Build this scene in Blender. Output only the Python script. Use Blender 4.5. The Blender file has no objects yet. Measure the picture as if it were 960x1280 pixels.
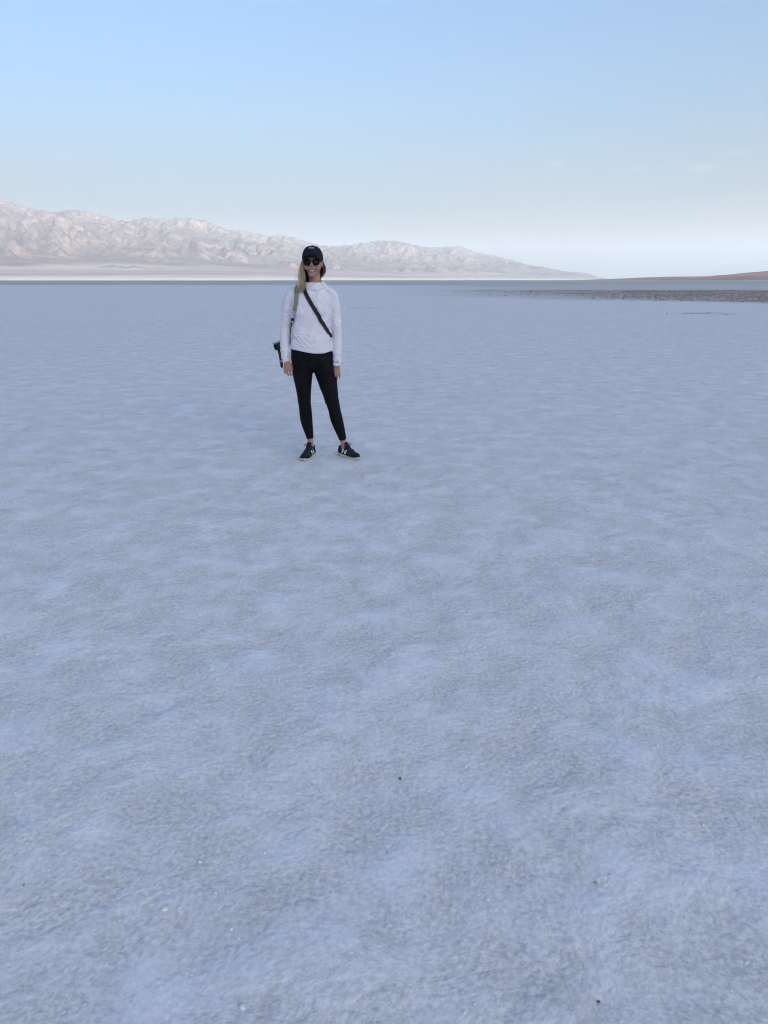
import bpy, bmesh, math, random
import numpy as np
from mathutils import Vector, Matrix
from mathutils.bvhtree import BVHTree

R = math.radians
scene = bpy.context.scene
C = scene.collection

# ------------------------------------------------------------------ camera
PITCH = 18.105
cam_d = bpy.data.cameras.new('camera')
cam_d.sensor_fit = 'VERTICAL'
cam_d.sensor_height = 24.0
cam_d.lens = 24.0 * 887.0 / 1280.0
cam_d.clip_start = 0.05
cam_d.clip_end = 300000.0
cam = bpy.data.objects.new('camera', cam_d)
C.objects.link(cam)
cam.location = (0, 0, 1.42)
cam.rotation_euler = (R(90 - PITCH), 0, 0)
scene.camera = cam

# ------------------------------------------------------------------ sky and sun
SUN_ELEV = 10.0
SUN_AZ = 152.0            # clockwise from the viewing direction (+Y): behind, to the right
world = bpy.data.worlds.new('World')
scene.world = world
world.use_nodes = True
wn = world.node_tree.nodes
wl = world.node_tree.links
wn.clear()
sky = wn.new('ShaderNodeTexSky')
sky.sky_type = 'NISHITA'
sky.sun_disc = False
sky.sun_elevation = R(SUN_ELEV)
sky.sun_rotation = R(SUN_AZ)
sky.altitude = 0.0
sky.air_density = 1.0
sky.dust_density = 7.1
sky.ozone_density = 3.7
bg = wn.new('ShaderNodeBackground')
bg.inputs['Strength'].default_value = 0.15
wo = wn.new('ShaderNodeOutputWorld')
wl.new(sky.outputs['Color'], bg.inputs['Color'])
wl.new(bg.outputs['Background'], wo.inputs['Surface'])

sun_d = bpy.data.lights.new('sun', 'SUN')
sun_d.energy = 5.0
sun_d.angle = R(0.53)
sun_d.color = (1.0, 0.90, 0.79)
sun = bpy.data.objects.new('sun', sun_d)
C.objects.link(sun)
az, el = R(SUN_AZ), R(SUN_ELEV)
sun_from = Vector((math.sin(az) * math.cos(el), math.cos(az) * math.cos(el), math.sin(el)))
sun.rotation_euler = sun_from.to_track_quat('Z', 'Y').to_euler()
sun.location = sun_from * 50

scene.view_settings.view_transform = 'Standard'
scene.view_settings.look = 'None'
scene.view_settings.gamma = 1.0
scene.view_settings.exposure = 1.35
scene.render.engine = 'CYCLES'
scene.cycles.use_denoising = True
scene.cycles.filter_width = 1.1
scene.cycles.max_bounces = 6
scene.cycles.use_light_tree = False
scene.cycles.volume_bounces = 1
scene.cycles.sample_clamp_indirect = 8.0

# ------------------------------------------------------------------ helpers
_perm = np.random.RandomState(7).permutation(256)
_perm = np.concatenate([_perm, _perm, _perm])
_g3 = np.random.RandomState(11).normal(size=(256, 3))
_g3 /= np.linalg.norm(_g3, axis=1)[:, None]


def noise3(x, y, z):
    """gradient noise, about -1..1"""
    x = np.asarray(x, float); y = np.asarray(y, float); z = np.asarray(z, float)
    x, y, z = np.broadcast_arrays(x, y, z)
    xi = np.floor(x).astype(int); yi = np.floor(y).astype(int); zi = np.floor(z).astype(int)
    xf = x - xi; yf = y - yi; zf = z - zi
    u = xf**3 * (xf * (xf * 6 - 15) + 10)
    v = yf**3 * (yf * (yf * 6 - 15) + 10)
    w = zf**3 * (zf * (zf * 6 - 15) + 10)
    res = 0
    for dx in (0, 1):
        for dy in (0, 1):
            for dz in (0, 1):
                h = _perm[_perm[_perm[(xi + dx) & 255] + ((yi + dy) & 255)] + ((zi + dz) & 255)]
                g = _g3[h]
                d = g[..., 0] * (xf - dx) + g[..., 1] * (yf - dy) + g[..., 2] * (zf - dz)
                wx = u if dx else 1 - u
                wy = v if dy else 1 - v
                wz = w if dz else 1 - w
                res = res + d * wx * wy * wz
    return res * 1.6


def fbm(x, y, z=0.0, oct=5, gain=0.5, lac=2.03):
    a, f, s = 1.0, 1.0, 0.0
    for k in range(oct):
        s = s + a * noise3(x * f + 17.3 * k, y * f - 9.1 * k, z * f + 3.7 * k)
        a *= gain; f *= lac
    return s


def ridged(x, y, oct=5, gain=0.5):
    a, f, s, prev = 1.0, 1.0, 0.0, 1.0
    for k in range(oct):
        n = 1 - np.abs(noise3(x * f + 31.7 * k, y * f + 5.3 * k, 1.7 * k + 0.5))
        n = n * n
        s = s + a * n * prev
        prev = n
        a *= gain; f *= 2.07
    return s


def sstep(a, b, x):
    t = np.clip((x - a) / (b - a), 0, 1)
    return t * t * (3 - 2 * t)


def fast_mesh(name, verts, quads=None, tris=None):
    me = bpy.data.meshes.new(name)
    verts = np.asarray(verts, np.float32)
    me.vertices.add(len(verts))
    me.vertices.foreach_set('co', verts.ravel())
    loops, starts, totals = [], [], []
    pos = 0
    for arr, k in ((quads, 4), (tris, 3)):
        if arr is None or len(arr) == 0:
            continue
        arr = np.asarray(arr, np.int32)
        loops.append(arr.ravel())
        starts.append(pos + np.arange(len(arr)) * k)
        totals.append(np.full(len(arr), k))
        pos += arr.size
    loops = np.concatenate(loops); starts = np.concatenate(starts)
    me.loops.add(len(loops))
    me.loops.foreach_set('vertex_index', loops.astype(np.int32))
    me.polygons.add(len(starts))
    me.polygons.foreach_set('loop_start', starts.astype(np.int32))
    me.polygons.foreach_set('use_smooth', np.ones(len(starts), bool))
    me.update(calc_edges=True)
    me.validate()
    return me


def link(name, me, mat=None, parent=None):
    o = bpy.data.objects.new(name, me)
    C.objects.link(o)
    if mat is not None and me is not None:
        me.materials.append(mat)
    if parent is not None:
        o.parent = parent
    return o


def tag(o, label=None, cat=None, group=None, kind=None):
    if label: o['label'] = label
    if cat: o['category'] = cat
    if group: o['group'] = group
    if kind: o['kind'] = kind
    return o


class Mat:
    """small node-building helper"""
    def __init__(self, name, rough=0.7, spec=0.3):
        self.m = bpy.data.materials.new(name)
        self.m.use_nodes = True
        self.t = self.m.node_tree
        self.b = self.t.nodes['Principled BSDF']
        self.b.inputs['Roughness'].default_value = rough
        self.b.inputs['Specular IOR Level'].default_value = spec
        g = self.t.nodes.new('ShaderNodeNewGeometry')
        self.pos = g.outputs['Position']
        self.nrm = g.outputs['Normal']
        tc = self.t.nodes.new('ShaderNodeTexCoord')
        self.obj = tc.outputs['Object']

    def put(self, sock, v):
        if hasattr(v, 'is_linked') or isinstance(v, bpy.types.NodeSocket):
            self.t.links.new(v, sock)
        elif isinstance(v, (tuple, list)) and len(v) == 3 and sock.type == 'RGBA':
            sock.default_value = (*v, 1)
        else:
            sock.default_value = v

    def math(self, op, a, b=0.0, c=None, clamp=False):
        n = self.t.nodes.new('ShaderNodeMath'); n.operation = op; n.use_clamp = clamp
        self.put(n.inputs[0], a); self.put(n.inputs[1], b)
        if c is not None: self.put(n.inputs[2], c)
        return n.outputs[0]

    def vmul(self, v, s):
        n = self.t.nodes.new('ShaderNodeMapping'); n.vector_type = 'POINT'
        self.put(n.inputs['Vector'], v); n.inputs['Scale'].default_value = s
        return n.outputs[0]

    def rot(self, v, rz, s):
        n = self.t.nodes.new('ShaderNodeMapping'); n.vector_type = 'TEXTURE'
        self.put(n.inputs['Vector'], v); n.inputs['Rotation'].default_value = (0, 0, rz)
        return self.vmul(n.outputs[0], s)

    def xyz(self, v):
        n = self.t.nodes.new('ShaderNodeSeparateXYZ'); self.put(n.inputs[0], v)
        return n.outputs

    def combine(self, x, y, z):
        n = self.t.nodes.new('ShaderNodeCombineXYZ')
        for s, v in zip(n.inputs, (x, y, z)): self.put(s, v)
        return n.outputs[0]

    def noise(self, v, scale, detail=4, rough=0.55, dist=0.0):
        n = self.t.nodes.new('ShaderNodeTexNoise')
        self.put(n.inputs['Vector'], v)
        n.inputs['Scale'].default_value = scale
        n.inputs['Detail'].default_value = detail
        n.inputs['Roughness'].default_value = rough
        n.inputs['Distortion'].default_value = dist
        return n.outputs['Fac']

    def voronoi(self, v, scale, feature='F1', out='Distance'):
        n = self.t.nodes.new('ShaderNodeTexVoronoi'); n.feature = feature
        self.put(n.inputs['Vector'], v); n.inputs['Scale'].default_value = scale
        return n.outputs[out]

    def step(self, x, a, b, lo=0.0, hi=1.0):
        n = self.t.nodes.new('ShaderNodeMapRange'); n.interpolation_type = 'SMOOTHSTEP'
        self.put(n.inputs['Value'], x)
        self.put(n.inputs['From Min'], a); self.put(n.inputs['From Max'], b)
        n.inputs['To Min'].default_value = lo; n.inputs['To Max'].default_value = hi
        return n.outputs[0]

    def mix(self, f, a, b, mode='MIX'):
        n = self.t.nodes.new('ShaderNodeMix'); n.data_type = 'RGBA'; n.blend_type = mode
        self.put(n.inputs[0], f); self.put(n.inputs[6], a); self.put(n.inputs[7], b)
        return n.outputs[2]

    def bump(self, h, strength, dist, prev=None):
        n = self.t.nodes.new('ShaderNodeBump')
        self.put(n.inputs['Height'], h); self.put(n.inputs['Strength'], strength)
        n.inputs['Distance'].default_value = dist
        if prev is not None: self.t.links.new(prev, n.inputs['Normal'])
        return n.outputs[0]

    def color(self, v): self.put(self.b.inputs['Base Color'], v)
    def normal(self, v): self.t.links.new(v, self.b.inputs['Normal'])
    def attr(self, name, out='Fac'):
        n = self.t.nodes.new('ShaderNodeAttribute'); n.attribute_name = name
        return n.outputs[out]


# ================================================================== THE SETTING
# ------------------------------------------------------------------ salt flat
def axis(fine, n_fine, g1, lim1, g2, lim2):
    p, s, out = 0.0, fine, [0.0]
    for _ in range(n_fine): p += s; out.append(p)
    while p < lim1: s *= 1 + g1; p += s; out.append(p)
    while p < lim2: s *= 1 + g2; p += s; out.append(p)
    out[-1] = lim2
    return np.array(out)

hx = axis(0.016, 110, 0.012, 16.0, 0.10, 50000.0)
gx = np.concatenate([-hx[:0:-1], hx])
fy = axis(0.016, 190, 0.0085, 45.0, 0.09, 61999.4) + 0.6
by = axis(0.05, 6, 0.25, 5.0, 0.5, 16000.6)
gy = np.concatenate([0.6 - by[:0:-1], fy])
X, Y = np.meshgrid(gx, gy)
D = np.hypot(X, Y - 3)
mound = fbm(X * 1.35, Y * 1.35, 0.3, 3)
patchy = sstep(-0.35, 0.5, fbm(X * 0.9 + 40, Y * 0.9, 2.2, 3))
crust = ridged(X * 2.6 + 3, Y * 2.6, 3)
grit = fbm(X * 11, Y * 11, 1.1, 3, 0.6)
clump = np.maximum(fbm(X * 24, Y * 24, 5.1, 2, 0.6), 0) ** 1.5
Z = 0.0085 * mound + 0.0045 * (crust - 0.8) * (0.4 + 0.6 * patchy) + 0.0018 * grit * (0.25 + patchy) + 0.0030 * clump * patchy
Z += 0.02 * fbm(X * 0.22, Y * 0.22, 7.7, 3) * sstep(6, 25, D)
Z *= 1 - sstep(60, 400, D)
# flat where she stands so both soles touch
Z *= 1 - 0.75 * np.exp(-(((X + 0.47) / 0.45) ** 2 + ((Y - 5.83) / 0.35) ** 2) ** 2)
n, m = len(gy), len(gx)
idx = np.arange(n * m).reshape(n, m)
quads = np.stack([idx[:-1, :-1], idx[:-1, 1:], idx[1:, 1:], idx[1:, :-1]], -1).reshape(-1, 4)
me = fast_mesh('salt_flat', np.stack([X, Y, Z], -1).reshape(-1, 3), quads)
_gz = Z


def ground_z(x, y):
    i = np.clip(np.searchsorted(gy, y), 0, n - 1); j = np.clip(np.searchsorted(gx, x), 0, m - 1)
    return _gz[i, j]


M = Mat('salt_crust', 0.85, 0.25)
P = M.pos
px, py, pz = M.xyz(P)
warp = M.noise(P, 1.1, 3)
patch = M.step(M.noise(P, 3.3, 7, 0.66, 0.3), 0.42, 0.66)
patch2 = M.step(M.noise(P, 5.5, 4, 0.6, 0.4), 0.38, 0.68)
pm = M.math('MULTIPLY_ADD', patch2, 0.4, M.math('MULTIPLY', patch, 0.6))
grain = M.noise(P, 70, 5, 0.65)
crumb = M.voronoi(P, 55)
flake = M.step(M.voronoi(P, 38, 'F1'), 0.10, 0.22, 1.0, 0.0)
col = M.mix(pm, (0.725, 0.680, 0.670), (0.84, 0.815, 0.85))
broad = M.noise(P, 0.16, 4, 0.6)
col = M.mix(M.step(broad, 0.40, 0.72, 0.0, 0.28), col, (0.715, 0.665, 0.66))
stain = M.step(M.noise(P, 2.9, 4, 0.6, 0.8), 0.58, 0.78, 0.0, 0.7)
col = M.mix(stain, col, (0.58, 0.515, 0.485))
gr = M.step(grain, 0.30, 0.72, 0.78, 1.13)
gmix = M.mix(M.math('SUBTRACT', 1.0, M.math('MULTIPLY', pm, 0.65)), (1, 1, 1), M.combine(gr, gr, gr))
col = M.mix(1.0, col, gmix, 'MULTIPLY')
spk = M.math('MULTIPLY', flake, M.step(M.noise(P, 9, 2), 0.5, 0.7, 0.0, 0.5))
col = M.mix(spk, col, (0.80, 0.79, 0.78))
pit = M.step(M.voronoi(P, 95), 0.10, 0.26, 1.0, 0.0)
pit = M.math('MULTIPLY', pit, M.math('MULTIPLY', M.math('SUBTRACT', 1.0, pm), M.step(M.noise(P, 6.0, 3), 0.42, 0.62, 0.0, 0.75)))
col = M.mix(pit, col, (0.40, 0.36, 0.335))
# rough brown mud field at the right, some fifty to a hundred metres out
nb = M.noise(P, 0.11, 4, 0.6)
near_edge = M.math('MULTIPLY_ADD', px, -0.95, M.math('MULTIPLY_ADD', nb, 26.0, 60.0))
near_edge = M.math('MAXIMUM', near_edge, 34.0)
f_near = M.step(M.math('SUBTRACT', py, near_edge), -7.0, 5.0)
f_far = M.step(M.math('MULTIPLY_ADD', nb, -20.0, py), 96.0, 108.0, 1.0, 0.0)
f_lat = M.step(M.math('MULTIPLY_ADD', nb, 12.0, px), 4.0, 34.0)
mud_f = M.math('MULTIPLY', M.math('MULTIPLY', f_near, f_far), f_lat)
mud_tex = M.step(M.noise(P, 1.6, 5, 0.7), 0.32, 0.58, 0.45, 1.0)
mud_col = M.mix(M.noise(P, 0.6, 3), (0.235, 0.195, 0.165), (0.40, 0.35, 0.31))
col = M.mix(M.math('MULTIPLY', M.math('MULTIPLY', mud_f, mud_tex), 0.95), col, mud_col)
grey_f = M.math('MULTIPLY', M.step(py, 92.0, 118.0, 0.0, 0.65), M.step(M.math('MULTIPLY_ADD', nb, 12.0, px), 0.0, 40.0))
col = M.mix(grey_f, col, (0.50, 0.455, 0.425))
# duller damp mud flat beyond, in long bands, then clean salt again far out
inv = M.math('DIVIDE', 1000.0, M.math('MAXIMUM', py, 20.0))
bands = M.noise(M.combine(M.math('MULTIPLY', px, 0.0012), inv, 0.0), 0.9, 4, 0.6)
f_mud = M.step(M.math('MULTIPLY_ADD', nb, 60.0, py), 225.0, 262.0)
f_mud2 = M.math('MULTIPLY', f_mud, M.step(py, 3800.0, 5200.0, 1.0, 0.0))
damp = M.mix(M.step(bands, 0.36, 0.64), (0.41, 0.385, 0.35), (0.62, 0.58, 0.55))
col = M.mix(f_mud2, col, damp)
# a few dark broken spots of crust farther out
sp = M.noise(M.vmul(P, (0.10, 0.35, 1.0)), 1.0, 5, 0.65)
spots = M.math('MULTIPLY', M.step(sp, 0.69, 0.76, 0.0, 0.6), M.step(py, 18.0, 34.0))
col = M.mix(spots, col, (0.25, 0.225, 0.20))
M.color(col)
fade = M.step(py, 10.0, 120.0, 1.0, 0.35)
rough_amt = M.math('SUBTRACT', 1.15, M.math('MULTIPLY', pm, 0.95))
b1 = M.bump(M.noise(P, 22, 6, 0.62), M.math('MULTIPLY', rough_amt, 0.17), 0.020)
b2 = M.bump(M.math('ADD', M.math('MULTIPLY', grain, 0.8), M.math('MULTIPLY', crumb, -0.5)), M.math('MULTIPLY', rough_amt, 0.65), 0.006, b1)
b3 = M.bump(M.noise(P, 3.3, 5, 0.6, 0.4), M.math('MULTIPLY', fade, 0.62), 0.05, b2)
b4 = M.bump(M.noise(P, 8.5, 4, 0.6, 0.5), M.math('MULTIPLY', fade, 0.5), 0.016, b3)
M.normal(b4)
salt_mat = M.m
flat = link('salt_flat', me, salt_mat)
tag(flat, kind='structure')

# ------------------------------------------------------------------ mountain range across the valley
cell = 46.0
rng = np.random.RandomState(3)
ORG = np.array((-21500.0, 3200.0)); DIR = np.array((0.6655, 0.7464)); PER = np.array((0.7464, -0.6655))
S, NF = np.meshgrid(np.arange(3000, 58500, cell), np.arange(-4200, 11800, cell))   # along the range; toward the viewer
MX = ORG[0] + S * DIR[0] + NF * PER[0]
MY = ORG[1] + S * DIR[1] + NF * PER[1]
dist = np.hypot(MX, MY)
taz = MX / np.maximum(MY, 500)
# how high the skyline stands along the range, as (tan azimuth, tan elevation) seen from the flat
sky_px = [(-220, 236), (-120, 240), (-60, 238), (0, 248), (30, 258), (55, 263), (72, 265), (80, 262.5), (95, 262), (115, 265), (135, 271), (150, 275), (160, 276),
          (175, 273), (186, 271), (196, 273), (240, 272), (260, 276), (280, 285), (290, 288), (300, 287), (320, 291), (335, 295),
          (350, 293), (370, 297), (385, 302), (400, 306), (420, 307.5), (440, 305), (460, 302), (480, 300), (500, 301), (520, 306),
          (535, 309), (560, 308), (575, 307), (585, 311), (600, 316), (620, 319), (645, 326), (660, 331), (690, 335), (705, 341),
          (720, 345.5), (745, 348), (790, 350)]
cp, sp_ = math.cos(R(PITCH)), math.sin(R(PITCH))
ta, te = [], []
for x_, y_ in sky_px:
    u, v = (x_ - 480) / 887.0, (640 - y_) / 887.0
    fw, up = cp + sp_ * v, v * cp - sp_
    ta.append(u / fw); te.append(up / math.hypot(u, fw))
ta, te = np.array(ta), np.array(te)
sc_ = np.arange(3000, 58500, 200.0)
cxs, cys = ORG[0] + sc_ * DIR[0], ORG[1] + sc_ * DIR[1]
cts = cxs / np.maximum(cys, 500)
chs = np.where(cts < ta[0], 2300, np.interp(cts, ta, te)) * 1.0
chs = np.where(cts < ta[0], 2300, chs * np.hypot(cxs, cys))
ch = np.interp(S, sc_, chs); ts = np.interp(S, sc_, cts)
nw = NF + 1100 * fbm(S / 6500, NF / 6500, 0.5, 3) + 350 * fbm(S / 1700, NF / 1700, 3.1, 3)
sw = S + 700 * fbm(S / 3000, NF / 3000, 8.5, 3)
front_t = sstep(7300, 3700, nw)
main_t = sstep(4300, 0, np.abs(nw))
tt = np.clip(0.42 * front_t * sstep(-4200, -1500, nw) + 0.58 * main_t, 0, 1)
rock = sstep(7500, 6700, nw)
r1 = ridged((sw + 0.35 * nw) / 3400 + 2, nw / 5600 + 7, 6, 0.5) - 0.9
r2 = ridged((sw + 0.55 * nw) / 1000 + 9, nw / 4200 - 3, 5, 0.5) - 0.9
hgt = ch * (tt * (1 + 0.16 * r1) + 0.13 * r1 * sstep(0.0, 0.3, tt) * (1.1 - tt) + 0.060 * r2 * sstep(0.0, 0.25, tt))
hgt = np.maximum(hgt, 0) + 30 * (ridged((S + 0.5 * NF) / 420, NF / 900, 4, 0.6) - 0.9) * rock
fan_h = np.interp(ts, [-0.6, -0.2, 0.1, 0.3], [235, 215, 130, 45])
fan = fan_h * np.clip((10800 + 900 * fbm(S / 4200, 0 * S, 0.7, 2) - NF) / 4500, 0, 1) ** 1.5
fan *= 1 + 0.10 * fbm(S / 1300, NF / 9000, 0.9, 2)
foot = 300 * sstep(1500, 0, np.abs(NF - 7000)) * np.maximum(ridged(S / 2300 + 4, NF / 2300, 5) - 1.0, 0) * np.interp(ts, [-0.6, 0.0, 0.25], [1, 0.8, 0.2])
H = np.maximum(fan, 0) + hgt + foot
rockm = np.clip(rock + sstep(12, 50, foot), 0, 1)


def erode(H, batches, n, steps, mask):
    ny, nx = H.shape
    cand = np.flatnonzero(mask.ravel())
    flatH = (H / cell).ravel().copy()
    for b in range(batches):
        pick = rng.choice(cand, n)
        qx = np.clip(pick % nx + rng.rand(n), 1, nx - 3); qy = np.clip(pick // nx + rng.rand(n), 1, ny - 3)
        dx = np.zeros(n); dy = np.zeros(n); sed = np.zeros(n); spd = np.ones(n); wat = np.ones(n)
        for s in range(steps):
            i = qx.astype(int); j = qy.astype(int); fx = qx - i; fy_ = qy - j
            k = j * nx + i
            a, b_, c, d = flatH[k], flatH[k + 1], flatH[k + nx], flatH[k + nx + 1]
            gxx = (b_ - a) * (1 - fy_) + (d - c) * fy_
            gyy = (c - a) * (1 - fx) + (d - b_) * fx
            h0 = a * (1 - fx) * (1 - fy_) + b_ * fx * (1 - fy_) + c * (1 - fx) * fy_ + d * fx * fy_
            dx = dx * 0.2 - gxx * 0.8; dy = dy * 0.2 - gyy * 0.8
            L = np.hypot(dx, dy) + 1e-9
            dx /= L; dy /= L
            qx = np.clip(qx + dx, 1, nx - 3); qy = np.clip(qy + dy, 1, ny - 3)
            i2 = qx.astype(int); j2 = qy.astype(int); gx2 = qx - i2; gy2 = qy - j2
            k2 = j2 * nx + i2
            h1 = flatH[k2] * (1 - gx2) * (1 - gy2) + flatH[k2 + 1] * gx2 * (1 - gy2) + flatH[k2 + nx] * (1 - gx2) * gy2 + flatH[k2 + nx + 1] * gx2 * gy2
            dh = h1 - h0
            cap_ = np.maximum(-dh, 0.01) * spd * wat * 3.0
            dep = np.where((sed > cap_) | (dh > 0), np.where(dh > 0, np.minimum(dh, sed), (sed - cap_) * 0.08), 0)
            ero = np.where((sed <= cap_) & (dh <= 0), np.minimum((cap_ - sed) * 0.20, -dh * 0.7), 0)
            amt = dep - ero
            sed -= amt
            tot = np.bincount(np.concatenate([k, k + 1, k + nx, k + nx + 1]),
                              np.concatenate([amt * (1 - fx) * (1 - fy_), amt * fx * (1 - fy_), amt * (1 - fx) * fy_, amt * fx * fy_]), nx * ny)
            flatH += np.clip(tot, -0.25, 0.12)
            spd = np.minimum(np.sqrt(np.maximum(spd * spd - dh * 1.2, 0.05)), 3)
            wat *= 0.985
    return flatH.reshape(ny, nx) * cell


def blur(A):
    B = A.copy()
    B[1:-1, 1:-1] = 0.5 * A[1:-1, 1:-1] + 0.125 * (A[:-2, 1:-1] + A[2:, 1:-1] + A[1:-1, :-2] + A[1:-1, 2:])
    return B

view = (taz > -0.8) & (taz < 0.5)
H = erode(H, 14, 26000, 50, view & (rock > 0.3) & (NF > -1500))
H = np.where(rockm > 0.5, H * 0.85 + blur(H) * 0.15, blur(blur(H)))
# bring the crest to its height along the range
bins = np.linspace(-0.72, 0.42, 300)
bi = np.clip(np.digitize(taz, bins), 0, len(bins))
bc = np.r_[bins[0], (bins[1:] + bins[:-1]) / 2, bins[-1]]
want = np.interp(bc, ta, te)
for it in range(5):
    e = np.where(view & (H > 20), H / dist, 0)
    mx_e = np.zeros(len(bins) + 1)
    np.maximum.at(mx_e, bi.ravel(), e.ravel())
    fct = np.clip(want / np.maximum(mx_e, 1e-4), 0.4, 2.2)
    kern = np.ones(7 if it < 3 else 3); kern /= kern.sum()
    fct = np.convolve(np.pad(fct, 3, 'edge'), kern, 'same')[3:-3]
    H = H * (1 + (np.interp(taz, bc, fct) - 1) * sstep(0.0, 0.55, tt))
H = np.where((taz > 0.25), H * sstep(0.315, 0.25, taz), H) - 2.0
keep = (taz > -0.95) & (taz < 0.45) & (H > -1.9) & (MY > 3000)
ny_, nx_ = H.shape
idm = np.arange(nx_ * ny_).reshape(ny_, nx_)
kq = keep[:-1, :-1] | keep[1:, :-1] | keep[:-1, 1:] | keep[1:, 1:]
q = np.stack([idm[:-1, :-1], idm[1:, :-1], idm[1:, 1:], idm[:-1, 1:]], -1)[kq]
used = np.unique(q)
remap = np.full(nx_ * ny_, -1); remap[used] = np.arange(len(used))
vm = np.stack([MX.ravel(), MY.ravel(), H.ravel()], -1)[used]
me = fast_mesh('mountain_range', vm, remap[q])
att = me.attributes.new('rock', 'FLOAT', 'POINT')
att.data.foreach_set('value', rockm.ravel()[used].astype(np.float32))

M = Mat('desert_rock', 0.9, 0.1)
P = M.pos
nx3 = M.xyz(M.nrm)
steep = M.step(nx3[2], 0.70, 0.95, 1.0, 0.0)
strata = M.noise(M.rot(P, R(48), (0.00045, 0.0009, 0.005)), 1.0, 7, 0.68, 1.2)
bl = M.noise(P, 0.0007, 6, 0.62, 0.8)
fine = M.noise(P, 0.0075, 5, 0.72)
rc = M.mix(M.step(strata, 0.36, 0.64), (0.164, 0.130, 0.134), (0.252, 0.200, 0.192))
rc = M.mix(M.step(bl, 0.56, 0.66, 0, 0.8), rc, (0.329, 0.267, 0.247))
rc = M.mix(M.step(M.noise(P, 0.0012, 5, 0.6, 0.7), 0.61, 0.70, 0, 0.7), rc, (0.364, 0.247, 0.206))
rc = M.mix(M.step(M.noise(P, 0.0006, 4, 0.65, 1.2), 0.54, 0.66, 0, 0.75), rc, (0.154, 0.144, 0.161))
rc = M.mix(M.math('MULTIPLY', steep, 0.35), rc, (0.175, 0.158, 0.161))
gully_shade = M.noise(M.rot(P, R(62), (0.002, 0.006, 0.004)), 1.0, 5, 0.7, 1.5)  # downslope streaks: light and shade of ridges and gullies put into the rock colour
rc = M.mix(M.step(gully_shade, 0.52, 0.66, 0.0, 0.5), rc, (0.294, 0.236, 0.223))
rc = M.mix(M.step(gully_shade, 0.48, 0.34, 0.0, 0.55), rc, (0.119, 0.106, 0.113))
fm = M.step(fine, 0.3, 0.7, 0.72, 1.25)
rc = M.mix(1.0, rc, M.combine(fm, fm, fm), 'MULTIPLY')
streak = M.noise(M.rot(P, R(48), (0.00013, 0.0013, 0.0)), 1.0, 6, 0.62, 0.5)
fc = M.mix(M.step(streak, 0.38, 0.62), (0.31, 0.25, 0.242), (0.48, 0.405, 0.375))
toe = M.step(M.xyz(P)[2], 8.0, 60.0, 1.0, 0.0)
fc = M.mix(toe, fc, (0.80, 0.70, 0.57))
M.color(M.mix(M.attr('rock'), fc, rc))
M.normal(M.bump(M.noise(P, 0.012, 6, 0.7), 0.65, 55.0))
rock_mat = M.m
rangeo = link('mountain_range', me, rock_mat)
tag(rangeo, kind='structure')


# ------------------------------------------------------------------ brown fan to the right and a far faint range
def height_sheet(name, xs, ys, fn, mat, thresh=-1.0):
    gx_, gy_ = np.meshgrid(xs, ys)
    z = fn(gx_, gy_)
    ny2, nx2 = z.shape
    ii = np.arange(nx2 * ny2).reshape(ny2, nx2)
    k = z > thresh
    kk = k[:-1, :-1] | k[1:, :-1] | k[:-1, 1:] | k[1:, 1:]
    qq = np.stack([ii[:-1, :-1], ii[:-1, 1:], ii[1:, 1:], ii[1:, :-1]], -1)[kk]
    us = np.unique(qq); rm = np.full(nx2 * ny2, -1); rm[us] = np.arange(len(us))
    me_ = fast_mesh(name, np.stack([gx_, gy_, z], -1).reshape(-1, 3)[us], rm[qq])
    return tag(link(name, me_, mat), kind='structure')


def fan_fn(x, y):
    t = x / y
    crest = np.interp(t, [0.24, 0.30, 0.34, 0.39, 0.43, 0.47, 0.515, 0.60, 0.75], [0, 14, 28, 37, 43, 68, 99, 146, 230])
    along_ = sstep(6000, 8200, y) * sstep(13500, 8700, y)
    z = crest * along_ * (1 + 0.05 * fbm(x / 700, y / 1900, 0.4, 4)) + 2.2 * fbm(x / 320, y / 700, 2.4, 4) * along_ * sstep(0.26, 0.34, t)
    return z - 2.0

M = Mat('brown_fan_gravel', 0.9, 0.1)
P = M.pos
st = M.noise(M.rot(P, R(-32), (0.0006, 0.00012, 0.01)), 1.0, 5, 0.6, 0.5)
M.color(M.mix(M.step(st, 0.36, 0.66), (0.15, 0.066, 0.044), (0.30, 0.18, 0.13)))
M.normal(M.bump(M.noise(P, 0.01, 5, 0.65), 0.6, 25.0))
height_sheet('alluvial_fan', np.arange(1200, 10500, 55.0), np.arange(5800, 13800, 55.0), fan_fn, M.m, -1.9)


M = Mat('far_dark_rock', 0.9, 0.1)
M.color(M.mix(M.noise(M.pos, 0.0006, 5, 0.6), (0.035, 0.035, 0.04), (0.085, 0.08, 0.08)))
far_mat = M.m


def far_fn(x, y):
    t = x / y
    crest = np.interp(t, [0.33, 0.40, 0.44, 0.48, 0.515, 0.58, 0.7], [0, 420, 760, 1150, 1560, 1900, 2300])
    prof = sstep(49000, 55000, y) * sstep(61500, 56000, y)
    r_ = ridged(x / 6000, y / 6000, 5)
    return crest * prof * (0.75 + 0.28 * r_) - 3.0

height_sheet('distant_mountain_range', np.arange(15000, 42000, 180.0), np.arange(48500, 61800, 180.0), far_fn, far_mat, -2.9)


# ------------------------------------------------------------------ the range behind the photographer, whose shade lies over the flat
def back_fn(x, y):
    r_ = ridged(x / 3800 + 6, y / 3800, 5)
    d_ = y + 8200 + 700 * fbm(x / 5000, 0 * x, 1.2, 3)
    prof = sstep(5200, 300, np.abs(d_))
    ends = sstep(27000, 20000, np.abs(x))
    return (2150 + 120 * fbm(x / 6000 + 3, 0 * x, 0.2, 3)) * prof * ends * (0.86 + 0.14 * np.minimum(r_, 1.4)) - 3.0

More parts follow.
